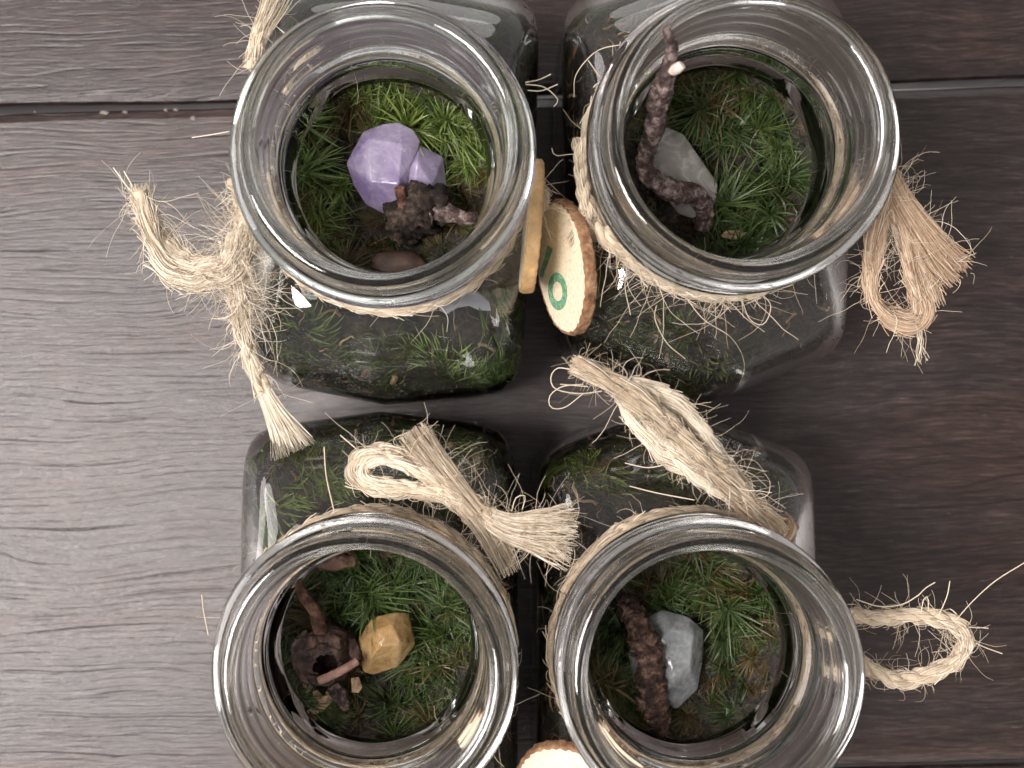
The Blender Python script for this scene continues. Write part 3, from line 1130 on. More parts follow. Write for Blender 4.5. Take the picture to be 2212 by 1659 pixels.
# ------------------------------------------------------------------ twigs
def gnarl(mb, ctrl, rad, sides=14, rough=0.25, seed=1, a=0.5, step=0.35):
    path = spline(ctrl, step)
    n = len(path)
    u = np.linspace(0, 1, n)
    rr = np.interp(u, np.linspace(0, 1, len(rad)), rad)
    s = np.arange(n) * step
    ang = np.arange(sides) * 2 * PI / sides
    pts = np.stack([np.repeat(s[:, None], sides, 1), np.cos(ang)[None] * 1.6 + 0 * s[:, None], np.sin(ang)[None] * 1.6 + 0 * s[:, None]], -1).reshape(-1, 3)
    d = (vnoise(pts, 0.45, seed) + 0.8 * vnoise(pts, 1.2, seed + 3) + 0.6 * vnoise(pts, 2.8, seed + 5) + 0.9 * np.abs(vnoise(pts * np.array([0.35, 1.6, 1.6]), 1.5, seed + 8))).reshape(n, sides)
    R = rr[:, None] * (1 + rough * d)
    tubes(mb, path[None], R[None], sides, a, caps=True)
    return path


mb = MB()
gnarl(mb, PP([(1440, 62, 79), (1452, 105, 77), (1444, 150, 73), (1424, 215, 67), (1412, 280, 62), (1394, 340, 57), (1404, 380, 54), (1450, 412, 51), (1500, 422, 48), (1522, 450, 45), (1520, 495, 43)]),
      [0.6, 0.95, 1.55, 1.7, 1.55, 1.35, 1.5, 1.85, 1.9, 1.7, 1.3], 26, 0.25, 11, step=0.2)
tw0 = P(1520, 495, 43)
twig = tag(mb.build('crooked_twig', M_TWIG, None, tw0), 'tall crooked grey-brown twig leaning out of the jar mouth', 'twig')
mb = MB()
gnarl(mb, PP([(1452, 150, 74), (1466, 146, 75.5), (1474, 140, 76)]), [0.9, 0.95, 0.7], 10, 0.15, 5)
mb.build('broken_branch_stub', mat_plain('pale_broken_wood', (0.62, 0.52, 0.46), 0.6, 0.3), twig, tw0, base=tw0)
mb = MB()
gnarl(mb, PP([(1444, 72, 79), (1440, 62, 80), (1446, 56, 80)]), [0.55, 0.5, 0.35], 8, 0.2, 6)
mb.build('twig_tip', M_TWIG, twig, tw0, base=tw0)

mb = MB()
gnarl(mb, PP([(1352, 1300, 44), (1376, 1345, 49), (1392, 1390, 51), (1402, 1430, 51.5), (1402, 1480, 50), (1420, 1540, 47), (1434, 1584, 45)]), [1.4, 2.0, 2.25, 1.9, 2.5, 1.9, 0.8], 30, 0.42, 21, step=0.2)
bt0 = P(1434, 1584, 45)
bt = tag(mb.build('bark_twig', M_TWIG_RED, None, bt0), 'rough red-brown bark twig lying across the blue-grey crystal', 'twig')
mb = MB()
gnarl(mb, PP([(1405, 1425, 52), (1424, 1412, 53), (1428, 1398, 53)]), [1.0, 0.8, 0.5], 9, 0.35, 22)
gnarl(mb, PP([(1385, 1420, 51), (1366, 1414, 49), (1352, 1410, 47)]), [0.6, 0.4, 0.3], 7, 0.3, 23)
mb.build('side_branch', M_TWIG_RED, bt, bt0, base=bt0)

# knotty twig by the amethyst
kt0 = P(905, 470, 41)
mb = MB()
gnarl(mb, PP([(868, 500, 43), (885, 470, 47), (910, 445, 49), (940, 440, 49), (960, 470, 47)]), [2.4, 3.5, 3.7, 3.3, 1.8], 34, 0.46, 31, step=0.2)
kt = tag(mb.build('knotty_twig', M_TWIG_DARK, None, kt0), 'dark knotty twig end in front of the purple crystal', 'twig')
mb = MB()
gnarl(mb, PP([(940, 450, 50), (975, 462, 51), (1005, 472, 52), (1028, 470, 53)]), [2.0, 1.5, 1.2, 0.9], 12, 0.22, 33)
mb.build('branch', M_TWIG, kt, kt0, base=kt0)
mb = MB()
gnarl(mb, PP([(876, 445, 50), (866, 425, 52), (862, 405, 53)]), [1.3, 0.9, 0.9], 10, 0.2, 34)
mb.build('branch_stub', M_STEM, kt, kt0, base=kt0)


def pebble(name, c, rx, ry, rz, mat, seed, rot=0.0, parent=None, base=None):
    bm = bmesh.new()
    bmesh.ops.create_icosphere(bm, subdivisions=3, radius=1.0)
    for v in bm.verts:
        d = 1 + 0.16 * mnoise.noise(v.co * 1.3 + Vector((seed, 0, 0))) + 0.06 * mnoise.noise(v.co * 3.1 + Vector((0, seed, 0)))
        v.co = Vector((v.co.x * rx * d, v.co.y * ry * d, v.co.z * rz * d)) * MM
    for f in bm.faces:
        f.smooth = True
    me = bpy.data.meshes.new(name)
    bm.to_mesh(me)
    bm.free()
    me.materials.append(mat)
    o = bpy.data.objects.new(name, me)
    COL.objects.link(o)
    o.location = Vector((np.asarray(c) - (0 if base is None else np.asarray(base))) * MM)
    o.rotation_euler = (0, 0, rot)
    if parent:
        o.parent = parent
    return o


tag(pebble('pebble', P(864, 572, 43.0), 5.4, 2.6, 2.3, M_PEBBLE, 3.0), 'smooth brown pebble at the front of the purple crystal jar', 'pebble')
tag(pebble('bark_flake', P(1585, 507, 43), 2.2, 0.9, 0.5, M_CHIP, 5.0), 'small tan flake at the foot of the crooked twig', 'flake')

# hollow husk with its stem
hk0 = P(712, 1405, 41)
bm = bmesh.new()
NS, NR = 26, 13
prof = []
for i in range(9):
    u = -0.45 * PI + i / 8 * (0.45 * PI + 0.30 * PI)
    prof.append((5.4 * math.cos(u), 5.0 * math.sin(u)))
prof += [(2.6, 4.55), (2.2, 4.1), (2.5, 3.0), (3.3, 1.2), (2.6, -1.2), (0.3, -2.0)]
rings = []
for (r, z) in prof:
    ring = []
    for q in range(NS):
        an = q * 2 * PI / NS
        d = 1 + 0.34 * mnoise.noise(Vector((math.cos(an) * 1.4, math.sin(an) * 1.4, z * 0.3))) + 0.26 * mnoise.noise(Vector((math.cos(an) * 4, math.sin(an) * 4, z)))
        ring.append(bm.verts.new((r * d * math.cos(an) * MM, r * d * math.sin(an) * MM, z * MM)))
    rings.append(ring)
for a, b in zip(rings[:-1], rings[1:]):
    for q in range(NS):
        bm.faces.new((a[q], a[(q + 1) % NS], b[(q + 1) % NS], b[q]))
bm.faces.new(rings[0][::-1])
bm.faces.new(rings[-1])
for f in bm.faces:
    f.smooth = True
me = bpy.data.meshes.new('husk')
bm.to_mesh(me)
bm.free()
me.materials.append(M_HUSK)
hr = tag(empty('seed_husk', hk0), 'hollow dark brown seed husk with a long bent stem', 'husk')
ho = bpy.data.objects.new('husk', me)
COL.objects.link(ho)
ho.parent = hr
ho.location = (0, 0, 0.0055)
ho.rotation_euler = (math.radians(14), math.radians(4), 0)
mb = MB()
gnarl(mb, PP([(636, 1245, 53), (655, 1285, 52), (682, 1325, 51), (694, 1370, 49), (700, 1385, 47)]), [0.85, 0.95, 1.1, 1.35, 1.5], 12, 0.1, 41)
mb.build('stem', M_STEM, hr, hk0, base=hk0)
mb = MB()
for q, (rr_, a0_, a1_, rad_) in enumerate(((3.8, 0.6, 2.6, 1.2), (3.9, 3.9, 5.2, 1.0), (5.0, 2.2, 4.4, 1.6), (4.8, -0.6, 1.2, 1.4))):
    aa_ = np.linspace(a0_, a1_, 6)
    pp_ = np.stack([hk0[0] + rr_ * np.cos(aa_), hk0[1] + rr_ * np.sin(aa_), hk0[2] + (9.6 if q < 2 else 5.5) + 0.4 * np.sin(aa_ * 3)], -1)
    gnarl(mb, pp_, [0.4, 0.75, 0.8, 0.65, 0.8, 0.3] * np.array(rad_), 16, 0.5, 60 + q)
mb.build('lumpy_lip', M_HUSK, hr, hk0, base=hk0)
mb = MB()
gnarl(mb, PP([(690, 1470, 52), (715, 1460, 52.5), (745, 1444, 52.5), (772, 1428, 52)]), [0.75, 0.8, 0.75, 0.7], 10, 0.12, 42)
tag(mb.build('peeled_stick', M_PINKSTICK, None, P(690, 1470, 52)), 'short pinkish peeled stick lying on the hollow husk', 'stick')
mb = MB()
gnarl(mb, PP([(720, 1480, 45), (735, 1505, 45), (748, 1530, 44)]), [1.1, 1.4, 0.6], 10, 0.35, 43)
tag(mb.build('twig_scrap', M_TWIG, None, P(735, 1505, 44)), 'small rough twig scrap below the hollow husk', 'twig')
mb = MB()
gnarl(mb, PP([(690, 1222, 44), (730, 1214, 45), (765, 1212, 44)]), [1.0, 1.5, 1.1], 8, 0.2, 44)
tag(mb.build('bark_strip', M_PINKSTICK, None, P(730, 1214, 44)), 'reddish bark strip under the rim of the amber crystal jar', 'bark')
CH = [(668, 1490, 20), (688, 1505, 40), (700, 1518, 70), (672, 1512, 110), (715, 1500, 150), (770, 1480, 30), (662, 1465, 80), (690, 1528, 10)]
for i, (x, y, r) in enumerate(CH):
    p = np.array(P(x, y, 43.5 + (i % 3) * 0.5))
    w, l = 0.5 + 0.25 * (i % 3), 1.0 + 0.4 * (i % 4)
    c, s = math.cos(r), math.sin(r)
    pts = [p + np.array([c * a * l - s * b * w, s * a * l + c * b * w, zz + a * 0.3]) for a, b, zz in ((-1, -.8, 0), (-1, .6, .1), (.4, 1, 0), (1, .2, .1), (.8, -1, 0), (-.6, .2, .5), (.5, 0, .6))]
    tag(hull('wood_chip', pts, M_CHIP, None, p, bevel=0), 'small pale wood chip beside the hollow brown husk', 'chip', 'wood chips by the husk')

# thin pale grey piece under the front shoulder of the top left jar
j = JARS['tl']
mb = MB()
thc = math.atan2(-26.0, 14.0)
pc = [(-4.6, -0.6), (-3.6, -1.7), (-1.2, -2.2), (0.4, -2.5), (1.4, -3.1), (3.2, -1.9), (4.6, 0.6), (4.4, 2.4), (2.6, 1.8), (1.0, 0.2), (-1.2, -0.1), (-3.4, 0.7)]
org = P(1000, 660, 46.4)
tan = np.array([math.cos(0.25), math.sin(0.25), 0.0])
dwn = norm(np.cross(tan, np.array([0.15, -0.62, 0.76])))
nrm = norm(np.cross(tan, dwn))
ptsf = []
for zz in (0, 0.9):
    for (u, v) in pc:
        ptsf.append(org + tan * u * 0.95 + dwn * (-v) * 0.95 * (-1) - nrm * zz * np.sign(nrm[2]))
nb = len(pc)
F = []
bmc = bmesh.new()
vv = [bmc.verts.new(Vector((q - org) * MM)) for q in ptsf]
bmc.faces.new(vv[:nb])
bmc.faces.new(vv[nb:][::-1])
for q in range(nb):
    bmc.faces.new((vv[q], vv[nb + q], vv[nb + (q + 1) % nb], vv[(q + 1) % nb]))
bmesh.ops.recalc_face_normals(bmc, faces=bmc.faces)
mec = bpy.data.meshes.new('pale_piece')
bmc.to_mesh(mec)
bmc.free()
mec.materials.append(M_PALE_PIECE)
oc = bpy.data.objects.new('pale_piece', mec)
COL.objects.link(oc)
oc.location = Vector(org * MM)
tag(oc, 'thin pale grey piece under the shoulder glass of the purple crystal jar', 'chip')

# seeds and grit seen through the glass
GR = {'tl': [(-1.62, -2, 1.0), (-1.50, -3, 0.9), (-1.55, 0, 1.1), (-1.42, -3, .8), (-1.35, -1.5, 1.0), (-1.70, -2, .8), (-1.66, 9, 1.3), (-1.52, 8, 1.2), (-1.25, -3, .9)],
      'tr': [(-1.5, 3, .9), (-1.8, 9, 1.0), (-0.95, 4, 1.0)], 'bl': [(1.5, 3, .9), (1.2, 8, 1.3), (1.75, 5, .8)], 'br': [(1.6, 5, .8), (1.2, 9, 1.0), (2.0, 4, .9)]}
for k, lst in GR.items():
    j = JARS[k]
    for i, (th, z, s) in enumerate(lst):
        tag(pebble('seed', j.wallu(th, z, 0.9), 1.0 * s, 0.55 * s, 0.7 * s, M_CHIP if i % 2 else M_PEBBLE, i + 2.0, rng.uniform(0, 3)),
            {'tl': 'small pale seed against the front glass of the purple crystal jar', 'tr': 'small pale seed against the glass of the crooked twig jar',
             'bl': 'small pale seed against the glass of the amber crystal jar', 'br': 'small pale seed against the glass of the blue-grey crystal jar'}[k],
            'seed', 'seeds in the ' + {'tl': 'purple crystal', 'tr': 'crooked twig', 'bl': 'amber crystal', 'br': 'blue-grey crystal'}[k] + ' jar')

# condensation on the inside of the top left jar
mb = MB()
bm = bmesh.new()
bmesh.ops.create_icosphere(bm, subdivisions=1, radius=1)
IV = np.array([v.co[:] for v in bm.verts])
IF = np.array([[v.index for v in f.verts] for f in bm.faces])
bm.free()
for k, n, th0, ths, z0, zs in (('tl', 430, -1.95, 0.22, 9, 4.0), ('tl', 90, -1.3, 0.4, 6, 5), ('bl', 120, 2.2, 0.35, 8, 4)):
    j = JARS[k]
    for i in range(n):
        th = th0 + rng.normal() * ths
        z = min(18.0, z0 + rng.normal() * zs)
        r = rng.uniform(0.12, 0.3) if rng.uniform() < .9 else rng.uniform(.3, .5)
        c = j.wallu(th, z, 0.02 + r * 0.5)
        mb.add(IV * r * 0.8 + c, IF)
tag(mb.build('condensation', M_WATER, None, JARS['tl'].c), 'water droplets on the inside of the left jars\' shoulders', 'water', None, 'stuff')


# ------------------------------------------------------------------ twine
def twine(mb, ctrl, r=1.45, pitch=9.0, plies=3, nf=16, loose=1.0, closed=False, tone=0.5, flat=None):
    path = spline(ctrl, 0.5) if not closed else ctrl
    n = len(path)
    T, N, B = frames(path[None])
    N, B = N[0], B[0]
    s = np.arange(n) * 0.5
    ph = 2 * PI * s / pitch + rng.uniform(0, 6)
    ph = ph + 0.35 * n1(s * 0.25, rng.uniform(0, 9))
    lump = 1 + 0.13 * n1(s * 0.35, rng.uniform(0, 9))
    rr = r * lump * 0.86
    if flat is not None:
        rr = rr * np.interp(np.linspace(0, 1, n), np.linspace(0, 1, len(flat)), flat)
    for k in range(plies):
        p = ph + k * 2 * PI / plies
        off = 0.52 * rr
        C = path + off[:, None] * (np.cos(p)[:, None] * N + np.sin(p)[:, None] * B)
        tubes(mb, C, (0.53 * rr)[None], 8, np.clip(tone - 0.2 + 0.1 * n1(s * 0.9, k + rng.uniform(0, 9)), 0, 1)[None], caps=True)  # core strands toned darker: shade between the fibres put into the colour
        Ls = min(n - 1, 30)
        nfib = int(1.7 * nf * n / 60) + 4
        i0 = rng.integers(0, max(1, n - Ls), nfib)
        idx = i0[:, None] + np.arange(Ls)[None]
        f0 = rng.uniform(0, 2 * PI, nfib)
        u = np.linspace(-1, 1, Ls)
        lift = (np.abs(u) ** 4)[None] * rng.uniform(0, 1.0, (nfib, 1)) ** 2 * 0.8 * loose
        rad = 0.54 * rr[idx] + rng.uniform(-0.02, 0.10, (nfib, 1)) * r + lift
        an = f0[:, None] - 0.8 * ph[idx] + p[idx] * 0.0
        Q = C[idx] + rad[..., None] * (np.cos(an)[..., None] * N[idx] + np.sin(an)[..., None] * B[idx])
        tubes(mb, Q, rng.uniform(0.05, 0.115, (nfib, 1)) * np.ones((1, Ls)), 3, np.clip(tone + rng.normal(size=(nfib, 1)) * 0.22, 0, 1))
    return path


def strays(mb, path, count, lo, hi, rad=(0.03, 0.07), up=0.0, tone=0.55, off=1.0, curl=0.35, zmin=0.6):
    n = len(path)
    m = 18
    count = int(count * 1.5)
    i = rng.integers(0, n, count)
    T = norm(np.gradient(path, axis=0))[i]
    d = norm(np.cross(T, rng.normal(size=(count, 3))))
    st = path[i] + d * off * rng.uniform(0.5, 1.0, (count, 1))
    L = np.exp(rng.uniform(math.log(lo), math.log(hi), count))
    dirs = norm(d + T * rng.normal(size=(count, 1)) * 0.9 + np.array([0, 0, up]))
    k1 = rng.normal(size=(count, 3)) * curl
    Pm = np.zeros((count, m, 3))
    Pm[:, 0] = st
    cur = dirs
    for q in range(1, m):
        cur = norm(cur + k1 * 0.35 + rng.normal(size=(count, 3)) * 0.09 + np.array([0, 0, -0.025]))
        Pm[:, q] = Pm[:, q - 1] + cur * (L / m)[:, None]
    Pm[..., 2] = np.maximum(Pm[..., 2], zmin)
    for jj in JARS.values():
        v = Pm[..., :2] - jj.c[:2]
        r = np.linalg.norm(v, axis=-1)
        th = np.arctan2(v[..., 1], v[..., 0]) - jj.rot
        z = Pm[..., 2]
        t = np.clip((z - 34.0) / 16.5, 0, 1)
        lim = np.where(z < 50.5, 22.2 + (jj.rb(th) - 22.2) * np.sqrt(1 - t * t), np.where(z < 56.5, 21.6, 24.5)) + 0.2
        lim = np.where(z > 78.2, 0, lim)
        inside = r < lim
        low = inside & (z < 50.5) & (z > 34)
        Pm[..., 2] = np.where(low, 34 + 16.5 * np.sqrt(np.clip(1 - ((r - 22.2) / np.maximum(jj.rb(th) - 22.2, 1e-3)) ** 2, 0, 1)) + 0.3, Pm[..., 2])
        hard = inside & ~low
        f = np.where(hard, lim / np.maximum(r, 1e-3), 1.0)
        Pm[..., 0] = jj.c[0] + v[..., 0] * f
        Pm[..., 1] = jj.c[1] + v[..., 1] * f
    R = rng.uniform(rad[0], rad[1], (count, 1)) * np.linspace(1, 0.6, m)[None]
    tubes(mb, Pm, R, 3, np.clip(tone + rng.normal(size=(count, 1)) * 0.2, 0, 1))


def fray(mb, ctrl, w0, w1, count, tone=0.6, ragged=0.25, rad=(0.05, 0.10), flatten=0.6, wave=0.25):
    """a brush of loose fibres following ctrl, spreading from half-width w0 to w1"""
    count = int(count * 1.5)
    path = spline(ctrl, 0.8)
    n = max(len(path), 10)
    if len(path) < n:
        path = spline(ctrl, 0.3)
        n = len(path)
    T, N, B = frames(path[None])
    T, N, B = T[0], N[0], B[0]
    up = np.array([0, 0, 1.0])
    S = norm(np.cross(T, up))
    U = norm(np.cross(S, T))
    q = np.sqrt(rng.uniform(0, 1, count))
    an = rng.uniform(0, 2 * PI, count)
    a, b = q * np.cos(an), q * np.sin(an) * flatten
    t = np.linspace(0, 1, n)
    w = w0 + (w1 - w0) * t ** 1.4
    m = 16
    end = np.clip(1 - np.abs(rng.normal(size=count)) * ragged * 0.5, 0.35, 1) - 1e-6
    tt = np.linspace(0, 1, m)[None] * end[:, None]

    def at(arr):
        x = tt * (n - 1)
        i = np.clip(x.astype(int), 0, n - 2)
        f = (x - i)[..., None]
        return arr[i] * (1 - f) + arr[i + 1] * f
    ww = w0 + (w1 - w0) * tt ** 1.4
    A = a[:, None] + wave * 0.5 * (np.sin(tt * rng.uniform(3, 9, (count, 1)) + rng.uniform(0, 6, (count, 1)))) * tt
    Bc = b[:, None] + wave * 0.5 * (np.sin(tt * rng.uniform(3, 9, (count, 1)) + rng.uniform(0, 6, (count, 1)))) * tt
    Pm = at(path) + (A * ww)[..., None] * at(S) + (Bc * ww)[..., None] * at(U)
    R = rng.uniform(rad[0], rad[1], (count, 1)) * np.linspace(1, 0.75, m)[None]
    tubes(mb, Pm, R, 3, np.clip(tone + rng.normal(size=(count, 1)) * 0.2, 0, 1))
    return path


def knot(mb, c, r, tone=0.5, count=3, seed=0):
    """a small overhand knot of the same twine"""
    t = np.linspace(0, 2 * PI, 40)
    rg = np.random.default_rng(seed)
    for q in range(count):
        ax = norm(rg.normal(size=3))
        u = norm(np.cross(ax, [0.2, 0.5, 0.9]))
        v = np.cross(ax, u)
        ctrl = c + r * (np.cos(t)[:, None] * u + np.sin(t)[:, None] * v * 0.8) + ax * 0.6 * np.sin(2 * t)[:, None]
        twine(mb, ctrl[::3], r=1.25, nf=14, tone=tone)


def wrap(j, z, R, a0=0.0, dz=0.6):
    th = np.arange(0, 2 * PI, 0.5 / R) + a0
    zz = z + dz * np.sin(th * 2 + 1.0) + 0.3 * np.sin(th * 5)
    return np.stack([j.c[0] + R * np.cos(th), j.c[1] + R * np.sin(th), zz], -1)


TIELAB = {
    'tl': 'jute twine tied round the purple crystal jar, frayed tails at left',
    'tr': 'jute twine round the crooked twig jar with reddish frayed tail at right',
    'bl': 'jute twine bow on the amber crystal jar, two brushy ends',
    'br': 'jute twine round the blue-grey crystal jar with a loop at right',
}


def tie(k, rootpt):
    return tag(empty('twine_tie', rootpt), TIELAB[k], 'twine', 'twine ties on the jars')


ZW = 53.8


def neck_wrap(k, root, rp, tone=0.5, mat=M_JUTE, R=24.0, r=1.3, stray=150):
    j = JARS[k]
    mb = MB()
    p = wrap(j, ZW, R, rng.uniform(0, 6))
    twine(mb, p, r=r, pitch=13.0, nf=30, closed=True, tone=tone, loose=1.3)
    mb.build('neck_wrap', mat, root, rp, base=rp)
    ms = MB()
    strays(ms, p, int(stray * 0.65), 2.0, 11, off=1.5, tone=tone + 0.05)
    return p, ms


def finish(ms, root, rp, mat=M_JUTE):
    o = ms.build('loose_fibres', mat, root, rp, base=rp)
    o['kind'] = 'stuff'


# --- top left jar
rp = P(540, 490, ZW)
root = tie('tl', rp)
p, ms = neck_wrap('tl', root, rp, 0.62)
mb = MB()
knot(mb, P(545, 470, 56), 2.2, 0.6, 3, 1)
twine(mb, PP([(510, 385, 57), (530, 430, 57), (530, 480, 57), (520, 540, 55), (480, 590, 54)]), r=1.9, nf=24, loose=2, tone=0.6)
mb.build('knot', M_JUTE, root, rp, base=rp)
mb = MB()
pth = twine(mb, PP([(530, 500, 56), (500, 575, 55), (440, 590, 54), (385, 575, 54), (345, 525, 54), (318, 465, 55), (303, 412, 56)]), r=2.7, pitch=60, plies=2, nf=110, loose=2.2, tone=0.72, flat=[0.9, 1.1, 1.15, 1.2, 1.1, 1.0, 0.85])
fray(mb, PP([(318, 465, 55), (306, 430, 56), (300, 395, 56.5)]), 2.0, 1.9, 90, 0.75, 0.5)
mb.build('thick_tail', M_JUTE, root, rp, base=rp)
strays(ms, pth, 200, 2.5, 12, off=2.2, tone=0.7)
pk = spline(PP([(515, 400, 57), (535, 450, 57), (530, 520, 56), (520, 600, 53), (530, 700, 48)]), 0.5)
strays(ms, pk, 420, 3, 13, off=2.2, tone=0.62, curl=0.5)
mb = MB()
pth = twine(mb, PP([(535, 490, 56), (512, 560, 54), (512, 620, 51), (522, 700, 47), (548, 790, 42), (580, 865, 40)]), r=1.7, pitch=22, nf=44, loose=1.4, tone=0.8)
pf = fray(mb, PP([(570, 845, 41), (595, 895, 41), (622, 945, 42), (640, 985, 43)]), 1.5, 4.6, 170, 0.85, 0.22, flatten=0.4, wave=0.12)
mb.build('frayed_tail', M_JUTE, root, rp, base=rp)
strays(ms, pth, 90, 2.5, 12, off=1.6, tone=0.75)
mb = MB()
pth = twine(mb, PP([(545, 150, 57), (556, 90, 56), (575, 40, 55), (592, -40, 54)]), r=1.5, nf=24, tone=0.72)
fray(mb, PP([(548, 140, 57), (560, 80, 56), (590, 10, 56), (610, -40, 55)]), 1.2, 3.2, 60, 0.75, 0.4)
mb.build('upper_tail', M_JUTE, root, rp, base=rp)
strays(ms, pth, 30, 3, 10, tone=0.75)
# around the disc knot on the right
mb = MB()
knot(mb, P(1155, 430, 57), 1.7, 0.5, 3, 4)
fray(mb, PP([(1160, 390, 58), (1152, 440, 58), (1135, 490, 57)]), 1.6, 2.0, 80, 0.5, 0.5)
mb.build('disc_knot', M_JUTE, root, rp, base=rp)
pr = spline(PP([(1165, 380, 58), (1150, 440, 58), (1135, 500, 57)]), 0.5)
strays(ms, pr, 60, 2, 9, tone=0.55)
for (pts) in ([(1135, 178, 57), (1165, 172, 57), (1190, 160, 57)], [(1135, 182, 57), (1175, 188, 57.5), (1205, 215, 57), (1196, 230, 56)], [(1140, 195, 56), (1170, 196, 56), (1205, 182, 56)],
              [(415, 297, 30), (450, 292, 34), (495, 284, 40)], [(268, 370, 57), (285, 400, 57), (300, 430, 56)], [(245, 362, 57), (262, 385, 57), (282, 412, 56)]):
    q = spline(PP(pts), 0.8)
    tubes(ms, q, 0.11, 4, 0.8)
finish(ms, root, rp)

# --- top right jar
rp = P(1270, 480, ZW)
root = tie('tr', rp)
p, ms = neck_wrap('tr', root, rp, 0.55, r=1.2, stray=220)
mb = MB()
knot(mb, P(1262, 480, 57), 1.6, 0.55, 3, 11)
twine(mb, PP([(1258, 300, 57), (1254, 360, 57), (1262, 420, 57.5), (1272, 475, 57)]), r=1.4, nf=20, tone=0.6)
fray(mb, PP([(1272, 465, 58), (1250, 500, 58.5), (1235, 535, 57)]), 0.8, 2.2, 80, 0.55, 0.5)
mb.build('knot', M_JUTE, root, rp, base=rp)
mb = MB()
pa = twine(mb, PP([(1285, 492, 57), (1330, 530, 57.5), (1400, 580, 57), (1480, 615, 57), (1570, 630, 57), (1650, 622, 56.5)]), r=1.7, nf=26, tone=0.66)
mb.build('front_strand', M_JUTE, root, rp, base=rp)
strays(ms, pa, 150, 3, 18, off=1.5, curl=0.5)
mb = MB()
pb = twine(mb, PP([(1920, 380, 56), (1908, 450, 55), (1888, 540, 53), (1880, 620, 51), (1905, 670, 50), (1950, 695, 50), (1985, 690, 50), (1992, 650, 51), (1968, 580, 52), (1950, 500, 54), (1935, 420, 56)]),
           r=1.9, pitch=45, plies=2, nf=70, loose=1.8, tone=0.55, flat=[1, 1, .9, .8, .9, 1.1, 1.1, 1.1, 1.0, 1, 1])
mb.build('loop', M_JUTE_R, root, rp, base=rp)
mb = MB()
pc_ = fray(mb, PP([(1918, 370, 56), (1945, 430, 56), (1990, 500, 55), (2035, 560, 54), (2075, 600, 53)]), 1.8, 4.2, 260, 0.42, 0.35, flatten=0.45)
fray(mb, PP([(1925, 420, 55), (1960, 520, 53), (1990, 600, 52), (2010, 670, 51)]), 1.6, 3.4, 170, 0.6, 0.35, flatten=0.45)
mb.build('frayed_tail', M_JUTE_R, root, rp, base=rp)
strays(ms, pb, 150, 2.5, 11, off=1.8)
strays(ms, pc_, 70, 3, 12, off=3.0)
mb2 = MB()
fray(ms, PP([(1985, 700, 50), (1992, 740, 49), (1996, 790, 48)]), 0.9, 1.2, 12, 0.6, 0.5, wave=1.2)
for pts in ([(1418, 660, 57), (1415, 690, 55), (1440, 740, 50), (1480, 775, 46)], [(1480, 640, 57), (1520, 690, 54), (1580, 730, 48), (1605, 780, 44), (1595, 828, 40)],
            [(1600, 640, 57), (1620, 690, 54), (1650, 700, 53), (1665, 660, 55), (1640, 630, 57)], [(1355, 590, 57), (1350, 620, 55), (1362, 680, 50)],
            [(1240, 210, 50), (1245, 160, 51), (1290, 110, 51), (1350, 95, 51)], [(1270, 130, 51), (1300, 170, 51), (1330, 195, 51)], [(1340, 90, 51), (1335, 140, 51), (1320, 190, 51)],
            [(1192, 320, 56), (1200, 336, 56), (1240, 333, 56), (1252, 345, 56)]):
    tubes(ms, spline(PP(pts), 0.8), 0.09, 4, 0.6)
finish(ms, root, rp)

# --- bottom left jar
rp = P(1040, 1115, ZW)
root = tie('bl', rp)
p, ms = neck_wrap('bl', root, rp, 0.45, r=1.3, stray=150)
mb = MB()
knot(mb, P(1035, 1110, 58), 2.2, 0.42, 3, 21)
fray(mb, PP([(960, 1050, 60), (1020, 1100, 60), (1070, 1170, 59), (1105, 1240, 57)]), 2.6, 2.0, 150, 0.45, 0.4)
mb.build('knot', M_JUTE, root, rp, base=rp)
mb = MB()
pa = twine(mb, PP([(1025, 1105, 60), (960, 1070, 60), (880, 1060, 59), (805, 1050, 58), (768, 1025, 58), (775, 995, 58), (815, 975, 59), (865, 985, 60), (920, 1020, 61), (985, 1075, 61), (1030, 1110, 60)]),
           r=1.65, pitch=13, nf=34, tone=0.6)
pa2 = twine(mb, PP([(1000, 1085, 61.5), (930, 1058, 61.5), (850, 1048, 60.5), (795, 1035, 60), (790, 1005, 60), (820, 990, 61), (880, 1005, 62), (950, 1045, 62), (1010, 1095, 61)]),
            r=1.2, pitch=13, nf=30, tone=0.68)
mb.build('loop', M_JUTE, root, rp, base=rp)
mb = MB()
pb = fray(mb, PP([(1030, 1105, 61), (985, 1050, 62), (940, 995, 62), (905, 950, 62), (888, 925, 62)]), 1.6, 2.9, 300, 0.48, 0.3, flatten=0.7)
twine(mb, PP([(1030, 1105, 60), (985, 1050, 61), (945, 1000, 61)]), r=1.7, nf=30, tone=0.45)
mb.build('upper_brush_end', M_JUTE, root, rp, base=rp)
mb = MB()
pc_ = fray(mb, PP([(1040, 1110, 60), (1100, 1140, 61), (1170, 1150, 61), (1240, 1160, 60)]), 1.7, 6.0, 330, 0.58, 0.35, flatten=0.55, wave=0.3)
twine(mb, PP([(1035, 1105, 60), (1080, 1130, 60), (1120, 1145, 60)]), r=1.8, nf=30, tone=0.48)
mb.build('right_brush_end', M_JUTE, root, rp, base=rp)
strays(ms, pa, 60, 3, 12, off=1.7)
strays(ms, pb, 60, 3, 9, off=2.2)
strays(ms, pc_, 110, 3, 11, off=3.5, curl=0.5)
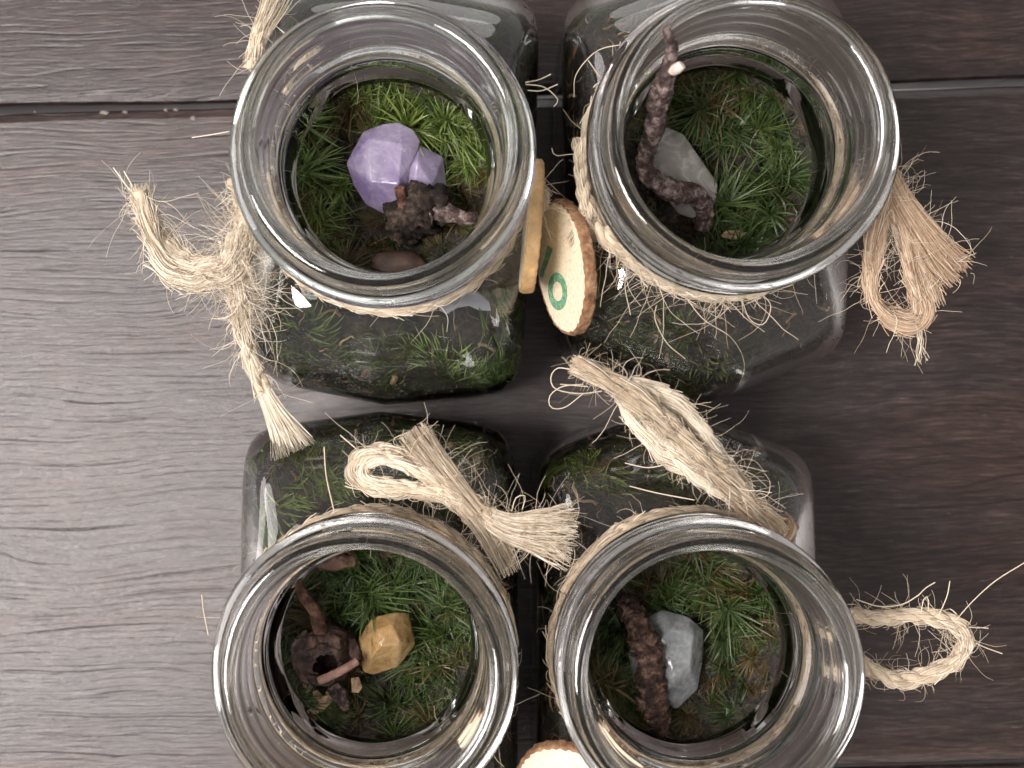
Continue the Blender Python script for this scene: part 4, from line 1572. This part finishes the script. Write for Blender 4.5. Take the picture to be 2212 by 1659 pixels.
for pts in ([(700, 965, 57), (705, 1030, 57), (722, 1105, 57)], [(735, 940, 57), (770, 970, 58), (800, 1000, 58)], [(745, 1050, 57), (780, 1058, 58), (820, 1056, 59)], [(865, 985, 60), (850, 950, 58), (880, 935, 57)],
            [(436, 1285, 40), (440, 1320, 42), (450, 1372, 44)], [(1105, 1105, 60), (1115, 1075, 60), (1135, 1072, 60), (1128, 1100, 60)]):
    tubes(ms, spline(PP(pts), 0.8), 0.1, 4, 0.65)
finish(ms, root, rp)

# --- bottom right jar
rp = P(1680, 1130, ZW)
root = tie('br', rp)
p, ms = neck_wrap('br', root, rp, 0.45, r=1.3, stray=220)
mb = MB()
knot(mb, P(1690, 1150, 57), 1.8, 0.45, 2, 31)
fray(mb, PP([(1560, 1040, 60), (1620, 1100, 60), (1700, 1170, 58)]), 2.0, 1.8, 120, 0.42, 0.4)
mb.build('knot', M_JUTE_R, root, rp, base=rp)
mb = MB()
pa = twine(mb, PP([(1690, 1150, 58), (1620, 1085, 60), (1560, 1030, 63), (1480, 955, 64.5), (1410, 890, 64), (1350, 845, 62.5), (1290, 810, 60.5), (1240, 785, 59)]), r=2.0, pitch=34, nf=60, loose=1.1, tone=0.40)
pf = fray(mb, PP([(1330, 830, 61), (1280, 805, 60.5), (1232, 782, 59)]), 1.7, 1.9, 130, 0.55, 0.4)
mb.build('long_tail', M_JUTE, root, rp, base=rp)
mb = MB()
pl = twine(mb, PP([(1620, 1095, 59), (1555, 1055, 60), (1470, 1000, 60.5), (1400, 935, 60.5), (1355, 880, 60.5), (1345, 848, 61), (1375, 832, 61.5), (1435, 858, 61.5), (1505, 925, 61.5), (1565, 1000, 61), (1620, 1075, 60)]),
           r=1.9, pitch=42, plies=2, nf=80, loose=1.0, tone=0.85, flat=[.7, 1.0, 1.25, 1.25, .9, .8, .9, 1.2, 1.2, 1, .7])
mb.build('folded_loop', M_JUTE, root, rp, base=rp)
mb = MB()
pb = twine(mb, PP([(1840, 1330, 56), (1900, 1335, 55), (1960, 1330, 55), (2020, 1335, 55), (2070, 1352, 55), (2085, 1390, 55), (2060, 1430, 55), (2000, 1458, 55), (1940, 1468, 55), (1890, 1450, 55), (1855, 1430, 56)]),
           r=1.55, pitch=12, nf=26, tone=0.66)
mb.build('loop', M_JUTE, root, rp, base=rp)
strays(ms, pa, 170, 2.5, 10, off=1.8)
strays(ms, pl, 110, 2.5, 9, off=2.0)
strays(ms, pb, 120, 2.5, 9, off=1.5)
for pts in ([(1240, 800, 59), (1205, 795, 57), (1190, 815, 56), (1200, 840, 56), (1250, 850, 57), (1300, 845, 59)], [(1260, 830, 58), (1215, 835, 57), (1188, 855, 56), (1190, 880, 56), (1220, 880, 56), (1260, 850, 58)],
            [(1270, 835, 58), (1235, 832, 57), (1210, 830, 57)], [(2065, 1340, 56), (2100, 1300, 58), (2150, 1255, 60), (2214, 1215, 61)], [(2080, 1355, 56), (2110, 1355, 56), (2135, 1357, 56)],
            [(2085, 1375, 56), (2120, 1395, 54), (2165, 1412, 53)], [(1850, 1295, 57), (1900, 1310, 57), (1950, 1305, 57), (1985, 1285, 57)], [(2025, 1335, 56), (2045, 1290, 57), (2052, 1255, 58)],
            [(1990, 1325, 56), (1995, 1295, 57), (2005, 1290, 57), (2005, 1320, 57)], [(1985, 1285, 57), (2000, 1270, 57), (2020, 1258, 57)], [(1450, 1000, 60), (1400, 1010, 56), (1350, 1000, 53)],
            [(1500, 1080, 58), (1420, 1065, 55), (1360, 1050, 52)]):
    tubes(ms, spline(PP(pts), 0.8), 0.1, 4, 0.65)
finish(ms, root, rp)


# ------------------------------------------------------------------ wooden discs
def disc(name, c, nrm_, R, th, label, printed=False, rind=None, roll=0.0):
    c = np.asarray(c, float)
    n = norm(np.asarray(nrm_, float))
    z = np.array([0, 0, 1.0])
    up = norm(z - n * (z @ n)) if abs(n[2]) < 0.98 else np.array([0, 1.0, 0])
    sd = np.cross(up, n)
    M = Matrix(((sd[0], up[0], n[0], 0), (sd[1], up[1], n[1], 0), (sd[2], up[2], n[2], 0), (0, 0, 0, 1)))
    root = tag(empty(name, c), label, 'wooden disc')
    root.rotation_euler = (M @ Matrix.Rotation(roll, 4, 'Z')).to_euler()
    ns = 96

    def outline(a, f=1.0, o=0.0):
        return (R + o) * f * (1 + 0.012 * math.sin(3 * a + 1) + 0.008 * math.sin(7 * a))
    # sawn core with two faces
    bm = bmesh.new()
    rr = [(0.0, th / 2), (0.5, th / 2), (0.955, th / 2), (0.972, th / 2 - 0.12), (0.975, 0), (0.972, -th / 2 + 0.12), (0.955, -th / 2), (0.5, -th / 2), (0.0, -th / 2)]
    prev = None
    for f, zz in rr:
        if f == 0:
            ring = [bm.verts.new((0, 0, zz * MM))]
        else:
            ring = [bm.verts.new((outline(a, f) * math.cos(a) * MM, outline(a, f) * math.sin(a) * MM, zz * MM)) for a in np.arange(ns) * 2 * PI / ns]
        if prev is not None:
            for q in range(ns):
                q2 = (q + 1) % ns
                if len(prev) == 1:
                    bm.faces.new((prev[0], ring[q], ring[q2]))
                elif len(ring) == 1:
                    bm.faces.new((prev[q], ring[0], prev[q2]))
                else:
                    bm.faces.new((prev[q], ring[q], ring[q2], prev[q2]))
        prev = ring
    bmesh.ops.recalc_face_normals(bm, faces=bm.faces)
    me = bpy.data.meshes.new('disc_face')
    bm.to_mesh(me)
    bm.free()
    me.materials.append(M_FACE)
    o = bpy.data.objects.new('disc_face', me)
    COL.objects.link(o)
    o.parent = root
    # bark band
    mb = MB()
    a = np.arange(ns) * 2 * PI / ns
    prof = [(-0.62, th / 2 - 0.02), (-0.25, th / 2 + 0.06), (0.05, th / 2 - 0.25), (0.12, th / 6), (0.1, -th / 6), (0.03, -th / 2 + 0.25), (-0.25, -th / 2 - 0.06), (-0.62, -th / 2 + 0.02)]
    V = []
    for (oo, zz) in prof:
        jit = 0.10 * np.sin(a * 23 + zz * 3) + 0.08 * np.sin(a * 41 + oo * 9)
        r_ = np.array([outline(x) for x in a]) + oo + jit
        V.append(np.stack([r_ * np.cos(a), r_ * np.sin(a), np.full(ns, zz) + 0.06 * np.sin(a * 37)], -1))
    V = np.stack(V)
    m = len(prof)
    i = np.arange(m - 1)[:, None] * ns
    q = np.arange(ns)[None]
    q2 = (q + 1) % ns
    F = np.stack([i + q, i + ns + q, i + ns + q2, i + q2], -1).reshape(-1, 4)
    mb.add(V.reshape(-1, 3), F)
    mb.build('bark_rim', rind or M_RIND, root)
    if printed:
        zt = th / 2 + 0.05
        # ring
        mb = MB()
        k = 48
        aa = np.arange(k) * 2 * PI / k
        cx, cy_ = printed[0]
        A = np.stack([cx + printed[1] * np.cos(aa), cy_ + printed[2] * np.sin(aa), np.full(k, zt)], -1)
        Bq = np.stack([cx + printed[3] * np.cos(aa), cy_ + printed[4] * np.sin(aa), np.full(k, zt)], -1)
        qq = np.arange(k)
        mb.add(np.concatenate([A, Bq]), np.stack([qq, (qq + 1) % k, k + (qq + 1) % k, k + qq], -1))
        mb.build('printed_ring', M_INK, o, smooth=False)
        mb = MB()
        st = np.array(printed[5])
        mb.add(np.concatenate([st, np.full((len(st), 1), zt)], 1), np.array([[0, 1, 2, 3]]))
        mb.build('printed_stroke', M_INK, o, smooth=False)
    return root


# disc on the top right jar, face up to the left
disc('wooden_disc', P(1222, 577, 50), (-0.95, -0.14, 0.28), 12.0, 2.2, 'round pale wooden disc printed with green ring and stroke, tied to the crooked twig jar',
     printed=((3.9, -2.9), 3.4, 4.9, 1.75, 2.5, [(-4.8, -4.4), (-3.7, -2.0), (0.6, -9.6), (0.0, -11.2)]))
disc('wooden_disc', P(1147, 489, 51), (-0.995, 0.07, 0.02), 11.7, 2.4, 'wooden disc seen edge-on between the two upper jars', rind=M_TANEDGE)
disc('wooden_disc', P(1228, 1702, 50), (-0.35, -0.42, 0.84), 9.8, 2.2, 'pale wooden disc half hidden at the bottom edge between the lower jars')

# ------------------------------------------------------------------ crumbs on the table
for i, (x, y, w, l) in enumerate(((415, 448, 0.9, 2.2), (498, 446, 0.6, 1.4), (660, 437, 0.7, 1.0), (700, 436, 0.7, 1.2), (140, 445, 0.4, 0.6), (770, 470, 1.0, 1.4))):
    x, y = x * 0.5425, y * 0.5425
    p = np.array(P(x, y, 0.15))
    pts = [p + np.array([a * l * 0.5, b * w * 0.5, zz * 0.6]) for a, b, zz in ((-1, -.5, 0), (-.6, .8, 0), (.3, 1, 0), (1, .1, 0), (.5, -1, 0), (-.3, 0, 1), (.4, .2, .9))]
    tag(hull('crumb', pts, M_CHIP_PALE, None, p, bevel=0), 'tiny pale crumb lying by the plank seam at upper left', 'crumb', 'crumbs by the plank seam')
